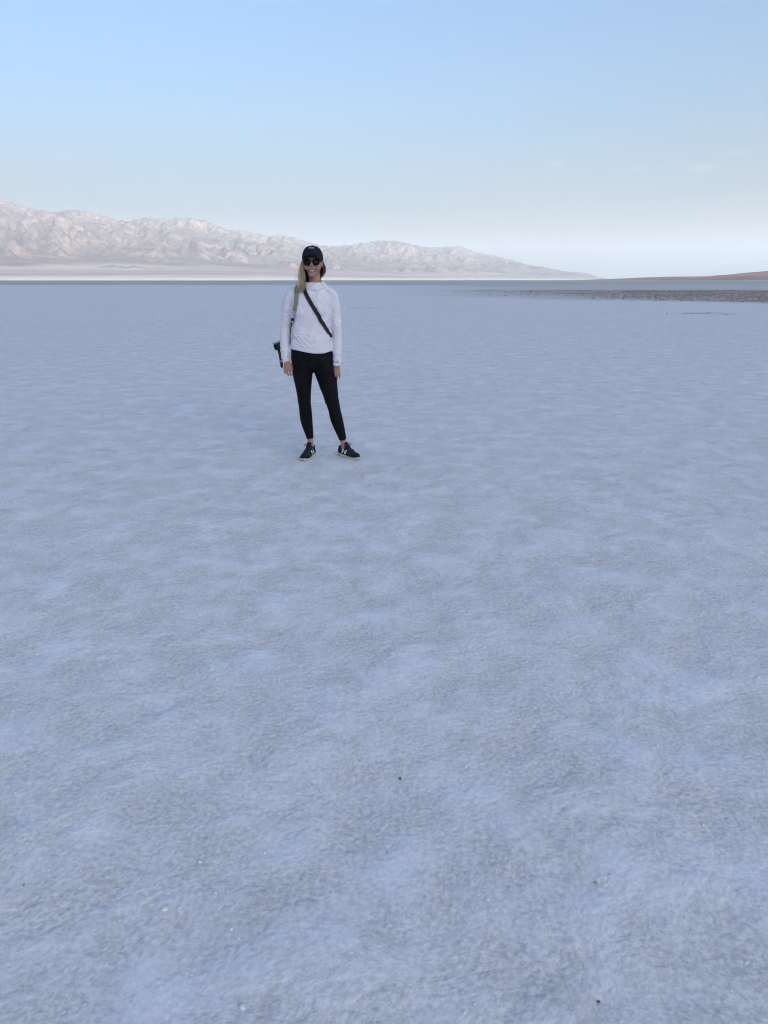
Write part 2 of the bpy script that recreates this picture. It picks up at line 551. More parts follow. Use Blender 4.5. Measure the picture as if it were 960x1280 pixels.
height_sheet('shading_mountain_range', np.arange(-28000, 28000, 200.0), np.arange(-14500, -2500, 200.0), back_fn, rock_mat, -2.9)

# ------------------------------------------------------------------ haze
bpy.context.view_layer.update()
HZ = max((o.matrix_world @ Vector(c)).z for o in C.objects if o.type == 'MESH' for c in o.bound_box) + 40.0
bm = bmesh.new()
bmesh.ops.create_cube(bm, size=1.0)
bmesh.ops.scale(bm, vec=(100400, 79400, HZ + 4), verts=bm.verts)
bmesh.ops.translate(bm, vec=(0, 23000, HZ / 2 - 2), verts=bm.verts)
me = bpy.data.meshes.new('haze'); bm.to_mesh(me); bm.free()
hm = bpy.data.materials.new('haze_air'); hm.use_nodes = True
hn = hm.node_tree
for nd in list(hn.nodes): hn.nodes.remove(nd)
pv = hn.nodes.new('ShaderNodeVolumePrincipled')
pv.inputs['Color'].default_value = (0.83, 0.925, 1.0, 1)
pv.inputs['Density'].default_value = 3.7e-5
pv.inputs['Anisotropy'].default_value = 0.1
ho = hn.nodes.new('ShaderNodeOutputMaterial')
hn.links.new(pv.outputs[0], ho.inputs['Volume'])
haze = link('haze', me, hm)
tag(haze, 'thin pale blue haze filling the valley air', 'haze', kind='stuff')

# ------------------------------------------------------------------ wisps of cloud, high over the far end of the valley
cm_ = bpy.data.materials.new('thin_cloud'); cm_.use_nodes = True
cn = cm_.node_tree
for nd in list(cn.nodes): cn.nodes.remove(nd)
tcn = cn.nodes.new('ShaderNodeTexCoord')
ln = cn.nodes.new('ShaderNodeVectorMath'); ln.operation = 'LENGTH'
cn.links.new(tcn.outputs['Object'], ln.inputs[0])
mr = cn.nodes.new('ShaderNodeMapRange'); mr.interpolation_type = 'SMOOTHSTEP'
mr.inputs['From Min'].default_value = 1.0; mr.inputs['From Max'].default_value = 0.15
cn.links.new(ln.outputs['Value'], mr.inputs['Value'])
nz = cn.nodes.new('ShaderNodeTexNoise'); nz.inputs['Scale'].default_value = 2.2; nz.inputs['Detail'].default_value = 4
cn.links.new(tcn.outputs['Object'], nz.inputs['Vector'])
mr2 = cn.nodes.new('ShaderNodeMapRange'); mr2.inputs['From Min'].default_value = 0.38; mr2.inputs['From Max'].default_value = 0.7
cn.links.new(nz.outputs['Fac'], mr2.inputs['Value'])
mu = cn.nodes.new('ShaderNodeMath'); mu.operation = 'MULTIPLY'
cn.links.new(mr.outputs[0], mu.inputs[0]); cn.links.new(mr2.outputs[0], mu.inputs[1])
mu2 = cn.nodes.new('ShaderNodeMath'); mu2.operation = 'MULTIPLY'; mu2.inputs[1].default_value = 2.6e-4
cn.links.new(mu.outputs[0], mu2.inputs[0])
cv = cn.nodes.new('ShaderNodeVolumePrincipled')
cv.inputs['Color'].default_value = (1, 1, 1, 1)
cn.links.new(mu2.outputs[0], cv.inputs['Density'])
co = cn.nodes.new('ShaderNodeOutputMaterial'); cn.links.new(cv.outputs[0], co.inputs['Volume'])
bm = bmesh.new(); bmesh.ops.create_icosphere(bm, subdivisions=3, radius=1.0)
for v in bm.verts:
    v.co *= 1 + 0.12 * float(noise3(v.co.x * 2, v.co.y * 2, v.co.z * 2))
cme = bpy.data.meshes.new('cloud'); bm.to_mesh(cme); bm.free()
cme.materials.append(cm_)
for (cx, cy, cz, sx, sy, sz, lab) in (
        (18300, 45000, 6150, 1150, 900, 330, 'largest of the faint white cloud wisps, low over the right end of the valley'),
        (9150, 41500, 5900, 750, 700, 210, 'faint white cloud wisp farthest left, above the end of the mountain range'),
        (20500, 45800, 7100, 900, 700, 190, 'faint white cloud wisp at the right edge, highest of them'),
        (14400, 44000, 6000, 600, 600, 240, 'faintest small cloud wisp between the two brighter ones')):
    o = link('cloud', cme)
    o.location = (cx, cy, cz); o.scale = (sx, sy, sz); o.rotation_euler = (0, 0.05, -0.3)
    tag(o, lab, 'cloud', 'faint cloud wisps low in the sky')


# ================================================================== LOOSE MATERIAL ON THE FLAT
def chunk_templates(k, seed, flat_=0.6):
    out = []
    r_ = random.Random(seed)
    for _ in range(k):
        b = bmesh.new(); bmesh.ops.create_icosphere(b, subdivisions=1, radius=1.0)
        for v in b.verts:
            v.co *= 0.65 + 0.55 * r_.random(); v.co.z *= flat_
        b.verts.ensure_lookup_table()
        out.append((np.array([v.co[:] for v in b.verts]), np.array([[v.index for v in f.verts] for f in b.faces])))
        b.free()
    return out


def scatter(name, pts, sizes, temps, seed, mat, sink=0.3):
    r_ = np.random.RandomState(seed)
    V, T = [], []
    base = 0
    for (x, y, z), s in zip(pts, sizes):
        tv, tf = temps[r_.randint(len(temps))]
        a = r_.rand() * 6.283
        c_, s_ = math.cos(a), math.sin(a)
        ex = 0.7 + 0.6 * r_.rand()
        w = tv * [s * ex, s, s * (0.6 + 0.7 * r_.rand())]
        w = np.stack([w[:, 0] * c_ - w[:, 1] * s_ + x, w[:, 0] * s_ + w[:, 1] * c_ + y, w[:, 2] + z + s * 0.3 * (1 - sink)], -1)
        V.append(w); T.append(tf + base); base += len(w)
    me_ = fast_mesh(name, np.concatenate(V), None, np.concatenate(T))
    me_.polygons.foreach_set('use_smooth', np.zeros(len(me_.polygons), bool))
    return link(name, me_, mat)

M = Mat('mud_clod', 0.9, 0.15)
M.color(M.mix(M.noise(M.pos, 1.3, 4), (0.18, 0.153, 0.132), (0.46, 0.41, 0.37)))
M.normal(M.bump(M.noise(M.pos, 14, 4), 0.6, 0.03))
mud_mat = M.m
r_ = np.random.RandomState(21)
nC = 110000
qx_ = r_.uniform(-4, 100, nC); qy_ = r_.uniform(36, 114, nC)
nbv = 0.5 + 0.35 * fbm(qx_ * 0.11, qy_ * 0.11, 0.0, 3)
ne = np.maximum(73 - 0.95 * qx_ + 14 * (nbv - 0.5), 41)
dens = sstep(-8, 8, qy_ - ne) * sstep(111, 98, qy_ - 14 * (nbv - 0.5)) * sstep(4, 48, qx_ + 10 * (nbv - 0.5)) * (0.35 + 0.9 * sstep(0.35, 0.65, nbv))
vis_ = np.abs(qx_) < 0.62 * qy_ + 4
keepc = (r_.rand(nC) < dens ** 1.3 * 0.68) & vis_
qx_, qy_ = qx_[keepc], qy_[keepc]
ex_, ey_ = [], []
for bx0, by0, sx0, sy0, nn0 in ((13.7, 32.7, 0.5, 0.22, 40), (14.9, 31.9, 0.3, 0.15, 12), (-1.1, 38.3, 0.5, 0.25, 40), (14.3, 33.5, 0.5, 0.2, 22)):
    ex_.append(r_.normal(bx0, sx0, nn0)); ey_.append(r_.normal(by0, sy0, nn0))
qx_ = np.concatenate([qx_] + ex_); qy_ = np.concatenate([qy_] + ey_)
sz = 0.028 + 0.085 * r_.rand(len(qx_)) ** 2.5
sz = np.where(qy_ < 40, 0.012 + 0.028 * r_.rand(len(qx_)), sz)
clods = scatter('mud_clods', np.stack([qx_, qy_, np.zeros(len(qx_))], -1), sz, chunk_templates(7, 5, 0.75), 4, mud_mat)
tag(clods, 'broken dark mud and salt clods in a rough field on the right', 'mud clods', kind='stuff')

M = Mat('salt_crumb', 0.7, 0.35)
M.color(M.mix(M.noise(M.pos, 40, 2), (0.66, 0.63, 0.62), (0.82, 0.80, 0.81)))
crumb_mat = M.m
nC = 9000
yy = 0.75 + 8.0 * r_.rand(nC) ** 1.6
xx = (r_.rand(nC) * 2 - 1) * (0.9 + 0.62 * yy)
pk = sstep(-0.1, 0.5, fbm(xx * 2.1, yy * 2.1, 3.3, 3) + 0.25)
kc = r_.rand(nC) < 0.12 + 0.88 * pk
xx, yy = xx[kc], yy[kc]
sz = 0.0014 + 0.0048 * r_.rand(len(xx)) ** 5
crumbs = scatter('salt_crumbs', np.stack([xx, yy, ground_z(xx, yy)], -1), sz, chunk_templates(8, 9, 0.7), 6, crumb_mat)
tag(crumbs, 'small white salt crumbs strewn over the near crust', 'salt crumbs', kind='stuff')


def pebble(x, y, s, colr, label, seed, name='pebble', cat='pebble'):
    b = bmesh.new(); bmesh.ops.create_icosphere(b, subdivisions=2, radius=1.0)
    for v in b.verts:
        k = 1 + 0.35 * float(noise3(v.co.x * 1.3 + seed, v.co.y * 1.3, v.co.z * 1.3))
        v.co = Vector((v.co.x * 1.25, v.co.y * 0.95, v.co.z * 0.7)) * k * s
    me_ = bpy.data.meshes.new(name); b.to_mesh(me_); b.free()
    for p_ in me_.polygons: p_.use_smooth = True
    m_ = Mat('pebble_' + str(seed), 0.8, 0.3)
    m_.color(m_.mix(m_.noise(m_.obj, 1.0 / s, 4), tuple(c * 0.7 for c in colr), tuple(c * 1.3 for c in colr)))
    o_ = link(name, me_, m_.m)
    o_.location = (x, y, float(ground_z(np.array([x]), np.array([y]))[0]) + 0.35 * s)
    o_.rotation_euler = (0, 0, seed * 1.7)
    tag(o_, label, cat, 'pebbles lying on the near salt')

pebble(0.048, 1.774, 0.0048, (0.17, 0.145, 0.12), 'dark pebble on the salt near the middle of the foreground', 1)
pebble(0.444, 1.081, 0.0030, (0.20, 0.13, 0.09), 'dark brown pebble nearest the bottom edge of the picture', 2)
pebble(-0.888, 1.377, 0.0032, (0.42, 0.24, 0.23), 'tiny reddish pebble at the left edge of the foreground', 3)
pebble(0.524, 1.382, 0.0042, (0.48, 0.42, 0.31), 'ochre flat pebble on the grey crust right of centre', 5)
pebble(-0.52, 1.31, 0.0075, (0.78, 0.76, 0.76), 'white lump of salt, the largest at the lower left', 6, 'salt_lump', 'salt lump')
pebble(-0.29, 1.065, 0.0065, (0.77, 0.75, 0.75), 'white lump of salt near the bottom, left of centre', 7, 'salt_lump', 'salt lump')

# ================================================================== THE PERSON
PX, PY = -0.55, 5.85
person = bpy.data.objects.new('person', None)
C.objects.link(person)
person.location = (PX, PY, -0.003)
tag(person, 'person in white hooded top, black leggings, dark cap and sunglasses, standing on the salt', 'person')


class Geo:
    def __init__(self): self.v, self.f = [], []

    def loft(self, rings, cap=True, closed=False):
        n_ = len(rings[0]); b0 = len(self.v)
        for r in rings: self.v.extend([tuple(p) for p in r])
        m_ = len(rings)
        for i in range(m_ if closed else m_ - 1):
            i2 = (i + 1) % m_
            for j in range(n_):
                j2 = (j + 1) % n_
                self.f.append((b0 + i * n_ + j, b0 + i * n_ + j2, b0 + i2 * n_ + j2, b0 + i2 * n_ + j))
        if cap and not closed:
            self.f.append(tuple(b0 + j for j in reversed(range(n_))))
            self.f.append(tuple(b0 + (m_ - 1) * n_ + j for j in range(n_)))
        return self

    def tube(self, path, rad, n_=10, flat_=1.0, ref=(0, 1, 0), cap=True, closed=False, roll=0.0):
        """rad: one radius per point or (a, b) pairs; a along ref-perpendicular, b along ref"""
        path = [Vector(p) for p in path]
        rings = []
        for i, p in enumerate(path):
            if closed:
                t = path[(i + 1) % len(path)] - path[i - 1]
            else:
                t = path[min(i + 1, len(path) - 1)] - path[max(i - 1, 0)]
            t.normalize()
            rv = Vector(ref)
            bx_ = (rv - t * rv.dot(t)).normalized()
            ax_ = t.cross(bx_)
            r = rad[i] if isinstance(rad, (list, tuple)) else rad
            a_, b_ = r if isinstance(r, tuple) else (r, r * flat_)
            rings.append([p + ax_ * (a_ * math.cos(2 * math.pi * k / n_ + roll)) + bx_ * (b_ * math.sin(2 * math.pi * k / n_ + roll)) for k in range(n_)])
        return self.loft(rings, cap, closed)

    def ball(self, c, r, n_=12, m_=8):
        r = r if isinstance(r, tuple) else (r, r, r)
        rings = []
        for i in range(1, m_):
            th = math.pi * i / m_
            rings.append([(c[0] + r[0] * math.sin(th) * math.cos(2 * math.pi * k / n_), c[1] + r[1] * math.sin(th) * math.sin(2 * math.pi * k / n_),
                           c[2] - r[2] * math.cos(th)) for k in range(n_)])
        return self.loft(rings)

    def stack(self, rows, n_=40, pw=2.3):
        """rows: (z, cx, cy, half width, half depth)"""
        rings = []
        for z, cx, cy, a, b in rows:
            ring = []
            for k in range(n_):
                t = 2 * math.pi * k / n_
                c_, s_ = math.cos(t), math.sin(t)
                ring.append((cx + a * math.copysign(abs(c_) ** (2 / pw), c_), cy + b * math.copysign(abs(s_) ** (2 / pw), s_), z))
            rings.append(ring)
        return self.loft(rings)

    def mesh(self, name):
        me_ = bpy.data.meshes.new(name)
        me_.from_pydata(self.v, [], self.f)
        me_.update()
        return me_


def spline(pts, k=6):
    """Catmull-Rom through tuples of any length"""
    pts = [np.array(p, float) for p in pts]
    out = []
    for i in range(len(pts) - 1):
        p0 = pts[max(i - 1, 0)]; p1 = pts[i]; p2 = pts[i + 1]; p3 = pts[min(i + 2, len(pts) - 1)]
        for t in np.linspace(0, 1, k, endpoint=False):
            out.append(0.5 * (2 * p1 + (p2 - p0) * t + (2 * p0 - 5 * p1 + 4 * p2 - p3) * t**2 + (3 * p1 - p0 - 3 * p2 + p3) * t**3))
    out.append(pts[-1])
    return out


def limb(geo, rows, n_=20, k=5, ref=(0, 1, 0)):
    """rows: (x, y, z, a, b)"""
    sp = spline(rows, k)
    geo.tube([p[:3] for p in sp], [(p[3], p[4]) for p in sp], n_, ref=ref)


def fuse(geo, voxel, smooth=2, name='m'):
    me_ = geo.mesh(name)
    bm_ = bmesh.new(); bm_.from_mesh(me_); bmesh.ops.recalc_face_normals(bm_, faces=bm_.faces); bm_.to_mesh(me_); bm_.free()
    o_ = bpy.data.objects.new('tmp', me_); C.objects.link(o_)
    md = o_.modifiers.new('r', 'REMESH'); md.mode = 'VOXEL'; md.voxel_size = voxel
    dg = bpy.context.evaluated_depsgraph_get(); dg.update()
    out = bpy.data.meshes.new_from_object(o_.evaluated_get(dg))
    bpy.data.objects.remove(o_)
    out.name = name
    co_ = np.zeros(len(out.vertices) * 3); out.vertices.foreach_get('co', co_); co_ = co_.reshape(-1, 3)
    ed = np.zeros(len(out.edges) * 2, int); out.edges.foreach_get('vertices', ed); ed = ed.reshape(-1, 2)
    deg = np.bincount(ed.ravel(), minlength=len(co_)).astype(float)
    for it in range(smooth * 2):
        lam = 0.5 if it % 2 == 0 else -0.4
        acc = np.zeros_like(co_)
        for a in range(3):
            acc[:, a] = np.bincount(ed[:, 0], co_[ed[:, 1], a], len(co_)) + np.bincount(ed[:, 1], co_[ed[:, 0], a], len(co_))
        co_ = co_ + lam * (acc / np.maximum(deg, 1)[:, None] - co_)
    setco(out, co_)
    return out


def getco(me_):
    co_ = np.zeros(len(me_.vertices) * 3); me_.vertices.foreach_get('co', co_); return co_.reshape(-1, 3)


def getno(me_):
    no_ = np.zeros(len(me_.vertices) * 3); me_.vertices.foreach_get('normal', no_); return no_.reshape(-1, 3)


def setco(me_, co_):
    me_.vertices.foreach_set('co', np.asarray(co_, np.float32).ravel())
    me_.polygons.foreach_set('use_smooth', np.ones(len(me_.polygons), bool))
    me_.update()


# ---- materials
def simple(name, c1, c2, scale, rough=0.8, spec=0.2, bump=0.0, bscale=400, bdist=0.001):
    m_ = Mat(name, rough, spec)
    m_.color(m_.mix(m_.step(m_.noise(m_.obj, scale, 4), 0.3, 0.7), c1, c2))
    if bump: m_.normal(m_.bump(m_.noise(m_.obj, bscale, 3), bump, bdist))
    return m_.m

skin_mat = simple('skin', (0.32, 0.175, 0.142), (0.39, 0.218, 0.178), 14, 0.5, 0.35, 0.15, 350)
skin_mat.node_tree.nodes['Principled BSDF'].inputs['Subsurface Weight'].default_value = 0.12
skin_mat.node_tree.nodes['Principled BSDF'].inputs['Subsurface Radius'].default_value = (0.01, 0.004, 0.002)
lip_mat = simple('lips', (0.24, 0.095, 0.085), (0.30, 0.12, 0.105), 60, 0.4, 0.4)
tooth_mat = simple('teeth', (0.42, 0.38, 0.35), (0.50, 0.46, 0.42), 90, 0.25, 0.5)
shirt_mat = simple('white_sun_cloth', (0.66, 0.65, 0.725), (0.73, 0.72, 0.79), 9, 0.85, 0.15, 0.25, 500)
legging_mat = simple('black_legging', (0.004, 0.004, 0.006), (0.007, 0.007, 0.0095), 20, 0.62, 0.10, 0.2, 600)
cap_mat = simple('dark_cap_cloth', (0.010, 0.013, 0.022), (0.018, 0.022, 0.034), 30, 0.85, 0.15, 0.3, 500)
patch_mat = simple('grey_patch', (0.20, 0.21, 0.24), (0.32, 0.33, 0.36), 140, 0.7, 0.2)
lens_mat = simple('dark_lens', (0.006, 0.006, 0.007), (0.008, 0.008, 0.009), 5, 0.2, 0.22)
frame_mat = simple('tortoise_frame', (0.008, 0.006, 0.006), (0.018, 0.012, 0.009), 60, 0.5, 0.15)
khaki_mat = simple('khaki_webbing', (0.20, 0.21, 0.15), (0.30, 0.31, 0.23), 60, 0.85, 0.15, 0.4, 300)
pale_web_mat = simple('pale_webbing', (0.36, 0.37, 0.36), (0.46, 0.47, 0.46), 60, 0.85, 0.15, 0.4, 300)
black_web_mat = simple('black_webbing', (0.010, 0.010, 0.011), (0.020, 0.020, 0.022), 80, 0.7, 0.25, 0.4, 300)
plastic_mat = simple('black_plastic', (0.012, 0.013, 0.014), (0.03, 0.03, 0.032), 40, 0.45, 0.4)
grey_plastic_mat = simple('grey_metal_plate', (0.22, 0.24, 0.25), (0.33, 0.35, 0.36), 60, 0.4, 0.5)
navy_mat = simple('navy_suede', (0.007, 0.009, 0.018), (0.015, 0.019, 0.034), 40, 0.85, 0.15, 0.4, 400)
mesh_mat = simple('navy_mesh_cloth', (0.010, 0.012, 0.022), (0.024, 0.028, 0.045), 160, 0.8, 0.2, 0.5, 500)
sole_mat = simple('cream_rubber', (0.46, 0.42, 0.34), (0.60, 0.56, 0.47), 30, 0.7, 0.25, 0.3, 200)
white_mat = simple('white_suede', (0.74, 0.73, 0.70), (0.82, 0.81, 0.78), 50, 0.7, 0.2)
lace_mat = simple('dark_lace', (0.02, 0.024, 0.04), (0.05, 0.055, 0.075), 120, 0.8, 0.2)

# ---- shirt
g = Geo()
rows = [(0.868, -0.034, 0.000, 0.168, 0.118), (0.885, -0.034, 0.000, 0.171, 0.121), (0.93, -0.034, 0.000, 0.168, 0.118), (1.00, -0.032, 0.0, 0.160, 0.110), (1.06, -0.031, 0.0, 0.157, 0.106),
        (1.12, -0.030, -0.002, 0.158, 0.108), (1.19, -0.029, -0.006, 0.160, 0.116), (1.25, -0.029, -0.004, 0.163, 0.112), (1.30, -0.028, 0.004, 0.166, 0.098),
        (1.335, -0.027, 0.008, 0.150, 0.084), (1.362, -0.022, 0.010, 0.115, 0.074), (1.385, -0.012, 0.010, 0.080, 0.066), (1.405, -0.004, 0.008, 0.066, 0.062)]
rs = spline(rows, 3)
g.stack([tuple(r) for r in rs], 44, 2.35)
g.ball((-0.098, -0.078, 1.195), (0.062, 0.046, 0.062)); g.ball((0.038, -0.078, 1.195), (0.062, 0.046, 0.062))
limb(g, [(-0.120, 0.008, 1.325, 0.050, 0.052), (-0.168, 0.008, 1.312, 0.056, 0.056), (-0.200, 0.010, 1.255, 0.050, 0.052), (-0.218, 0.014, 1.19, 0.045, 0.048), (-0.231, 0.016, 1.117, 0.041, 0.044),
         (-0.242, 0.006, 1.03, 0.040, 0.041), (-0.247, -0.008, 0.94, 0.039, 0.039), (-0.243, -0.020, 0.86, 0.037, 0.037), (-0.237, -0.028, 0.792, 0.034, 0.034)], 24)
limb(g, [(0.065, 0.008, 1.330, 0.050, 0.052), (0.112, 0.008, 1.318, 0.055, 0.056), (0.146, 0.010, 1.26, 0.050, 0.052), (0.162, 0.014, 1.19, 0.045, 0.048), (0.170, 0.016, 1.117, 0.041, 0.044),
         (0.174, 0.006, 1.03, 0.039, 0.041), (0.174, -0.006, 0.93, 0.038, 0.039), (0.172, -0.018, 0.85, 0.036, 0.037), (0.169, -0.026, 0.760, 0.034, 0.034)], 24)


def cowl(cx, cy, z0, rx, ry, tube, tilt, amp, ph, lift=0.0):
    path, rad = [], []
    for k in range(40):
        t = 2 * math.pi * k / 40
        w_ = 1 + amp * math.sin(3 * t + ph)
        x = cx + rx * math.cos(t) * w_; y = cy + ry * math.sin(t) * w_
        path.append((x, y, z0 + tilt * math.sin(t) + lift * math.cos(t) + 0.004 * math.sin(5 * t + ph)))
        rad.append(tube * (1 + 0.25 * math.sin(4 * t + ph * 2)))
    g.tube(path, rad, 10, ref=(0, 0, 1), closed=True)

cowl(0.004, 0.006, 1.398, 0.064, 0.062, 0.009, 0.012, 0.04, 0.3, 0.010)
cowl(0.004, 0.004, 1.383, 0.078, 0.072, 0.010, 0.018, 0.05, 1.9, 0.010)
cowl(0.004, 0.008, 1.366, 0.094, 0.082, 0.009, 0.012, 0.05, 4.0, 0.012)
g.ball((0.02, 0.095, 1.36), (0.085, 0.05, 0.065))
shirt_me = fuse(g, 0.0052, 2, 'shirt')
co = getco(shirt_me); no = getno(shirt_me)
x, y, z = co.T
sleeve = np.maximum(sstep(-0.185, -0.205, x), sstep(0.125, 0.142, x)) * sstep(1.32, 1.2, z)
torso = 1 - sleeve


def folds(u, v, w, f):
    r_ = 1 - np.abs(noise3(u * f, v * f * 0.28, w * f * 0.6))
    return np.clip(r_, 0, 1) ** 3 - 0.45

# drape on the trunk: pulls from the left armpit across the chest, and sagging folds over the hem
d1 = folds(x * 0.75 + z * 0.75, x * 0.7 - z * 0.7, y, 21) * sstep(1.02, 1.22, z) * sstep(-0.10, 0.08, x)
d2 = folds(z * 1.0 - np.abs(x + 0.03) * 0.9, x, y, 16) * sstep(1.10, 0.97, z)
d3 = folds(x * 0.8 - z * 0.6, x * 0.5 + z, y, 11) * 0.8
d4 = folds(z, x, y, 22) * sstep(0.97, 1.02, z) * sstep(1.10, 1.04, z)
disp = torso * (0.013 * d1 + 0.0135 * d2 * sstep(0.885, 0.925, z) + 0.009 * d3 * sstep(0.89, 0.93, z) + 0.008 * d4) * sstep(1.37, 1.33, z)
s1 = folds(z + 0.5 * x, y, x, 33) * (0.45 + 0.55 * sstep(0.14, 0.02, np.abs(z - 1.11)) + 0.8 * sstep(0.88, 0.80, z))
disp += sleeve * 0.0075 * s1
# stitched hem and cuffs
disp -= 0.0022 * np.exp(-((z - 0.897) / 0.004) ** 2) * torso
cuffz = np.where(x < 0, 0.812, 0.780)
disp -= 0.0022 * np.exp(-((z - cuffz) / 0.004) ** 2) * sleeve
# hem line a little higher at her right hip
co = co + no * disp[:, None]
co[:, 2] += np.where(torso > 0.5, sstep(0.96, 0.87, z) * (0.028 * sstep(0.02, -0.2, x) + 0.012 * sstep(0.06, 0.13, x)), 0)
setco(shirt_me, co)
shirt = link('shirt', shirt_me, shirt_mat, person)
shirt['label'] = 'white long sleeved top with a loose hood bunched round the neck'
shirt_bvh = BVHTree.FromPolygons([tuple(v) for v in co], [tuple(p.vertices) for p in shirt_me.polygons])
# thumb loop openings at the cuffs
for cx, cz, sx in ((-0.206, 0.842, 1), (0.193, 0.800, 1)):
    hit = shirt_bvh.find_nearest(Vector((cx, -0.09, cz)))
    g = Geo()
    p0 = hit[0] + hit[1] * 0.0008
    t1 = hit[1].cross(Vector((0, 0, 1))).normalized(); t2 = hit[1].cross(t1)
    g.tube([p0 + t1 * (0.0026 * math.cos(a)) + t2 * (0.0048 * math.sin(a)) for a in np.linspace(0, 2 * math.pi, 12, endpoint=False)], 0.0018, 5, ref=tuple(hit[1]), closed=True)
    g.f.append(tuple(range(0, 60, 5)))
    link('thumb_hole', g.mesh('thumb_hole'), plastic_mat, shirt)

# ---- leggings
g = Geo()
g.stack([tuple(r) for r in spline([(0.945, -0.034, 0.0, 0.150, 0.100), (0.90, -0.034, 0.002, 0.160, 0.108), (0.85, -0.031, 0.006, 0.171, 0.114), (0.80, -0.028, 0.008, 0.174, 0.114), (0.765, -0.026, 0.006, 0.160, 0.104), (0.735, -0.024, 0.004, 0.11, 0.07)], 4)], 40, 2.2)
limb(g, [(-0.112, 0.002, 0.82, 0.086, 0.105), (-0.114, 0.002, 0.74, 0.088, 0.100), (-0.113, -0.002, 0.67, 0.078, 0.088), (-0.110, -0.005, 0.60, 0.067, 0.076), (-0.107, -0.010, 0.53, 0.058, 0.066),
         (-0.106, -0.014, 0.479, 0.053, 0.060), (-0.101, -0.004, 0.41, 0.052, 0.058), (-0.099, 0.010, 0.34, 0.0525, 0.058), (-0.091, 0.016, 0.27, 0.046, 0.050),
         (-0.079, 0.018, 0.205, 0.036, 0.040), (-0.0725, 0.020, 0.157, 0.0295, 0.034)], 26)
limb(g, [(0.052, 0.002, 0.82, 0.086, 0.105), (0.066, 0.002, 0.74, 0.090, 0.100), (0.082, -0.002, 0.67, 0.083, 0.088), (0.096, -0.006, 0.60, 0.074, 0.077), (0.112, -0.012, 0.53, 0.063, 0.067),
         (0.122, -0.016, 0.479, 0.057, 0.061), (0.138, -0.006, 0.41, 0.051, 0.058), (0.153, 0.008, 0.33, 0.052, 0.058), (0.172, 0.014, 0.26, 0.046, 0.050),
         (0.191, 0.016, 0.195, 0.037, 0.040), (0.2055, 0.018, 0.146, 0.0305, 0.034)], 26)
leg_me = fuse(g, 0.0065, 3, 'leggings')
co = getco(leg_me); no = getno(leg_me); x, y, z = co.T
wr = folds(z + 0.3 * x, x, y, 24) * (sstep(0.06, 0.0, np.abs(z - 0.475)) + 0.7 * sstep(0.20, 0.15, z) + 0.6 * sstep(0.06, 0.0, np.abs(z - 0.72)))
setco(leg_me, co + no * (0.006 * wr)[:, None])
leggings = link('leggings', leg_me, legging_mat, person)
leggings['label'] = 'tight black ankle length leggings'

# ---- body: head, neck, trunk, arms with hands, legs into the shoes: one continuous surface
g = Geo()
HC = np.array([-0.004, 0.0, 1.556])


def head_pt(d):
    x, y, z = d
    hx_, hy_, hz_ = 0.070, 0.090, 0.112
    p = np.array([x * hx_, y * hy_, z * hz_])
    low = max(0.0, -z)
    k = 1 - 0.17 * low ** 1.8
    p[0] *= k
    if y > 0: p[1] *= 1 - 0.35 * low ** 1.2
    if y < 0:
        p[1] *= 1 - 0.06 * max(0, z)          # forehead
        p[1] -= 0.020 * low * (-y)             # jaw forward
        # flatter face plane
        p[1] = max(p[1], -0.092 - 0.008 * low)
    return HC + p

rings = []
for i in range(1, 24):
    th = math.pi * i / 24
    rings.append([tuple(head_pt((math.sin(th) * math.cos(2 * math.pi * k / 36), math.sin(th) * math.sin(2 * math.pi * k / 36), -math.cos(th)))) for k in range(36)])
g.loft(rings)
hx0 = HC[0]
# nose, nostril wings, cheeks, chin, brow, ears
g.tube([(hx0, -0.082, 1.566), (hx0, -0.094, 1.550), (hx0, -0.104, 1.534), (hx0, -0.108, 1.527)], [0.006, 0.0085, 0.0105, 0.0085], 10, ref=(0, 0, 1))
for s in (-1, 1):
    g.ball((hx0 + s * 0.011, -0.094, 1.526), (0.0085, 0.010, 0.0075))
    g.ball((hx0 + s * 0.034, -0.066, 1.518), (0.028, 0.022, 0.024))
    g.ball((hx0 + s * 0.030, -0.079, 1.575), (0.022, 0.010, 0.007))
    g.ball((hx0 + s * 0.072, 0.008, 1.548), (0.008, 0.018, 0.030))
g.ball((hx0, -0.076, 1.466), (0.032, 0.022, 0.021))
# neck and hidden trunk
limb(g, [(-0.02, 0.01, 1.30, 0.05, 0.05), (-0.002, 0.022, 1.37, 0.048, 0.048), (0.004, 0.026, 1.41, 0.045, 0.046), (0.002, 0.030, 1.46, 0.046, 0.047), (-0.002, 0.026, 1.50, 0.048, 0.050)], 24)
g.stack([tuple(r) for r in spline([(0.80, -0.03, 0.0, 0.13, 0.07), (0.95, -0.033, 0.0, 0.125, 0.075), (1.08, -0.031, 0.0, 0.118, 0.07), (1.22, -0.029, 0.0, 0.125, 0.075), (1.31, -0.027, 0.006, 0.12, 0.062), (1.35, -0.02, 0.01, 0.07, 0.05)], 3)], 30)
for rows in ([(-0.115, 0.008, 1.315, 0.030, 0.030), (-0.168, 0.008, 1.300, 0.034, 0.034), (-0.216, 0.012, 1.20, 0.030, 0.032), (-0.231, 0.014, 1.10, 0.027, 0.028), (-0.246, -0.006, 0.95, 0.025, 0.025), (-0.238, -0.026, 0.82, 0.022, 0.019), (-0.235, -0.030, 0.775, 0.024, 0.018)],
             [(0.06, 0.008, 1.32, 0.030, 0.030), (0.112, 0.008, 1.305, 0.034, 0.034), (0.160, 0.012, 1.20, 0.030, 0.032), (0.170, 0.014, 1.10, 0.027, 0.028), (0.174, -0.004, 0.95, 0.025, 0.025), (0.170, -0.024, 0.80, 0.022, 0.019), (0.168, -0.029, 0.745, 0.024, 0.018)]):
    limb(g, rows, 16)
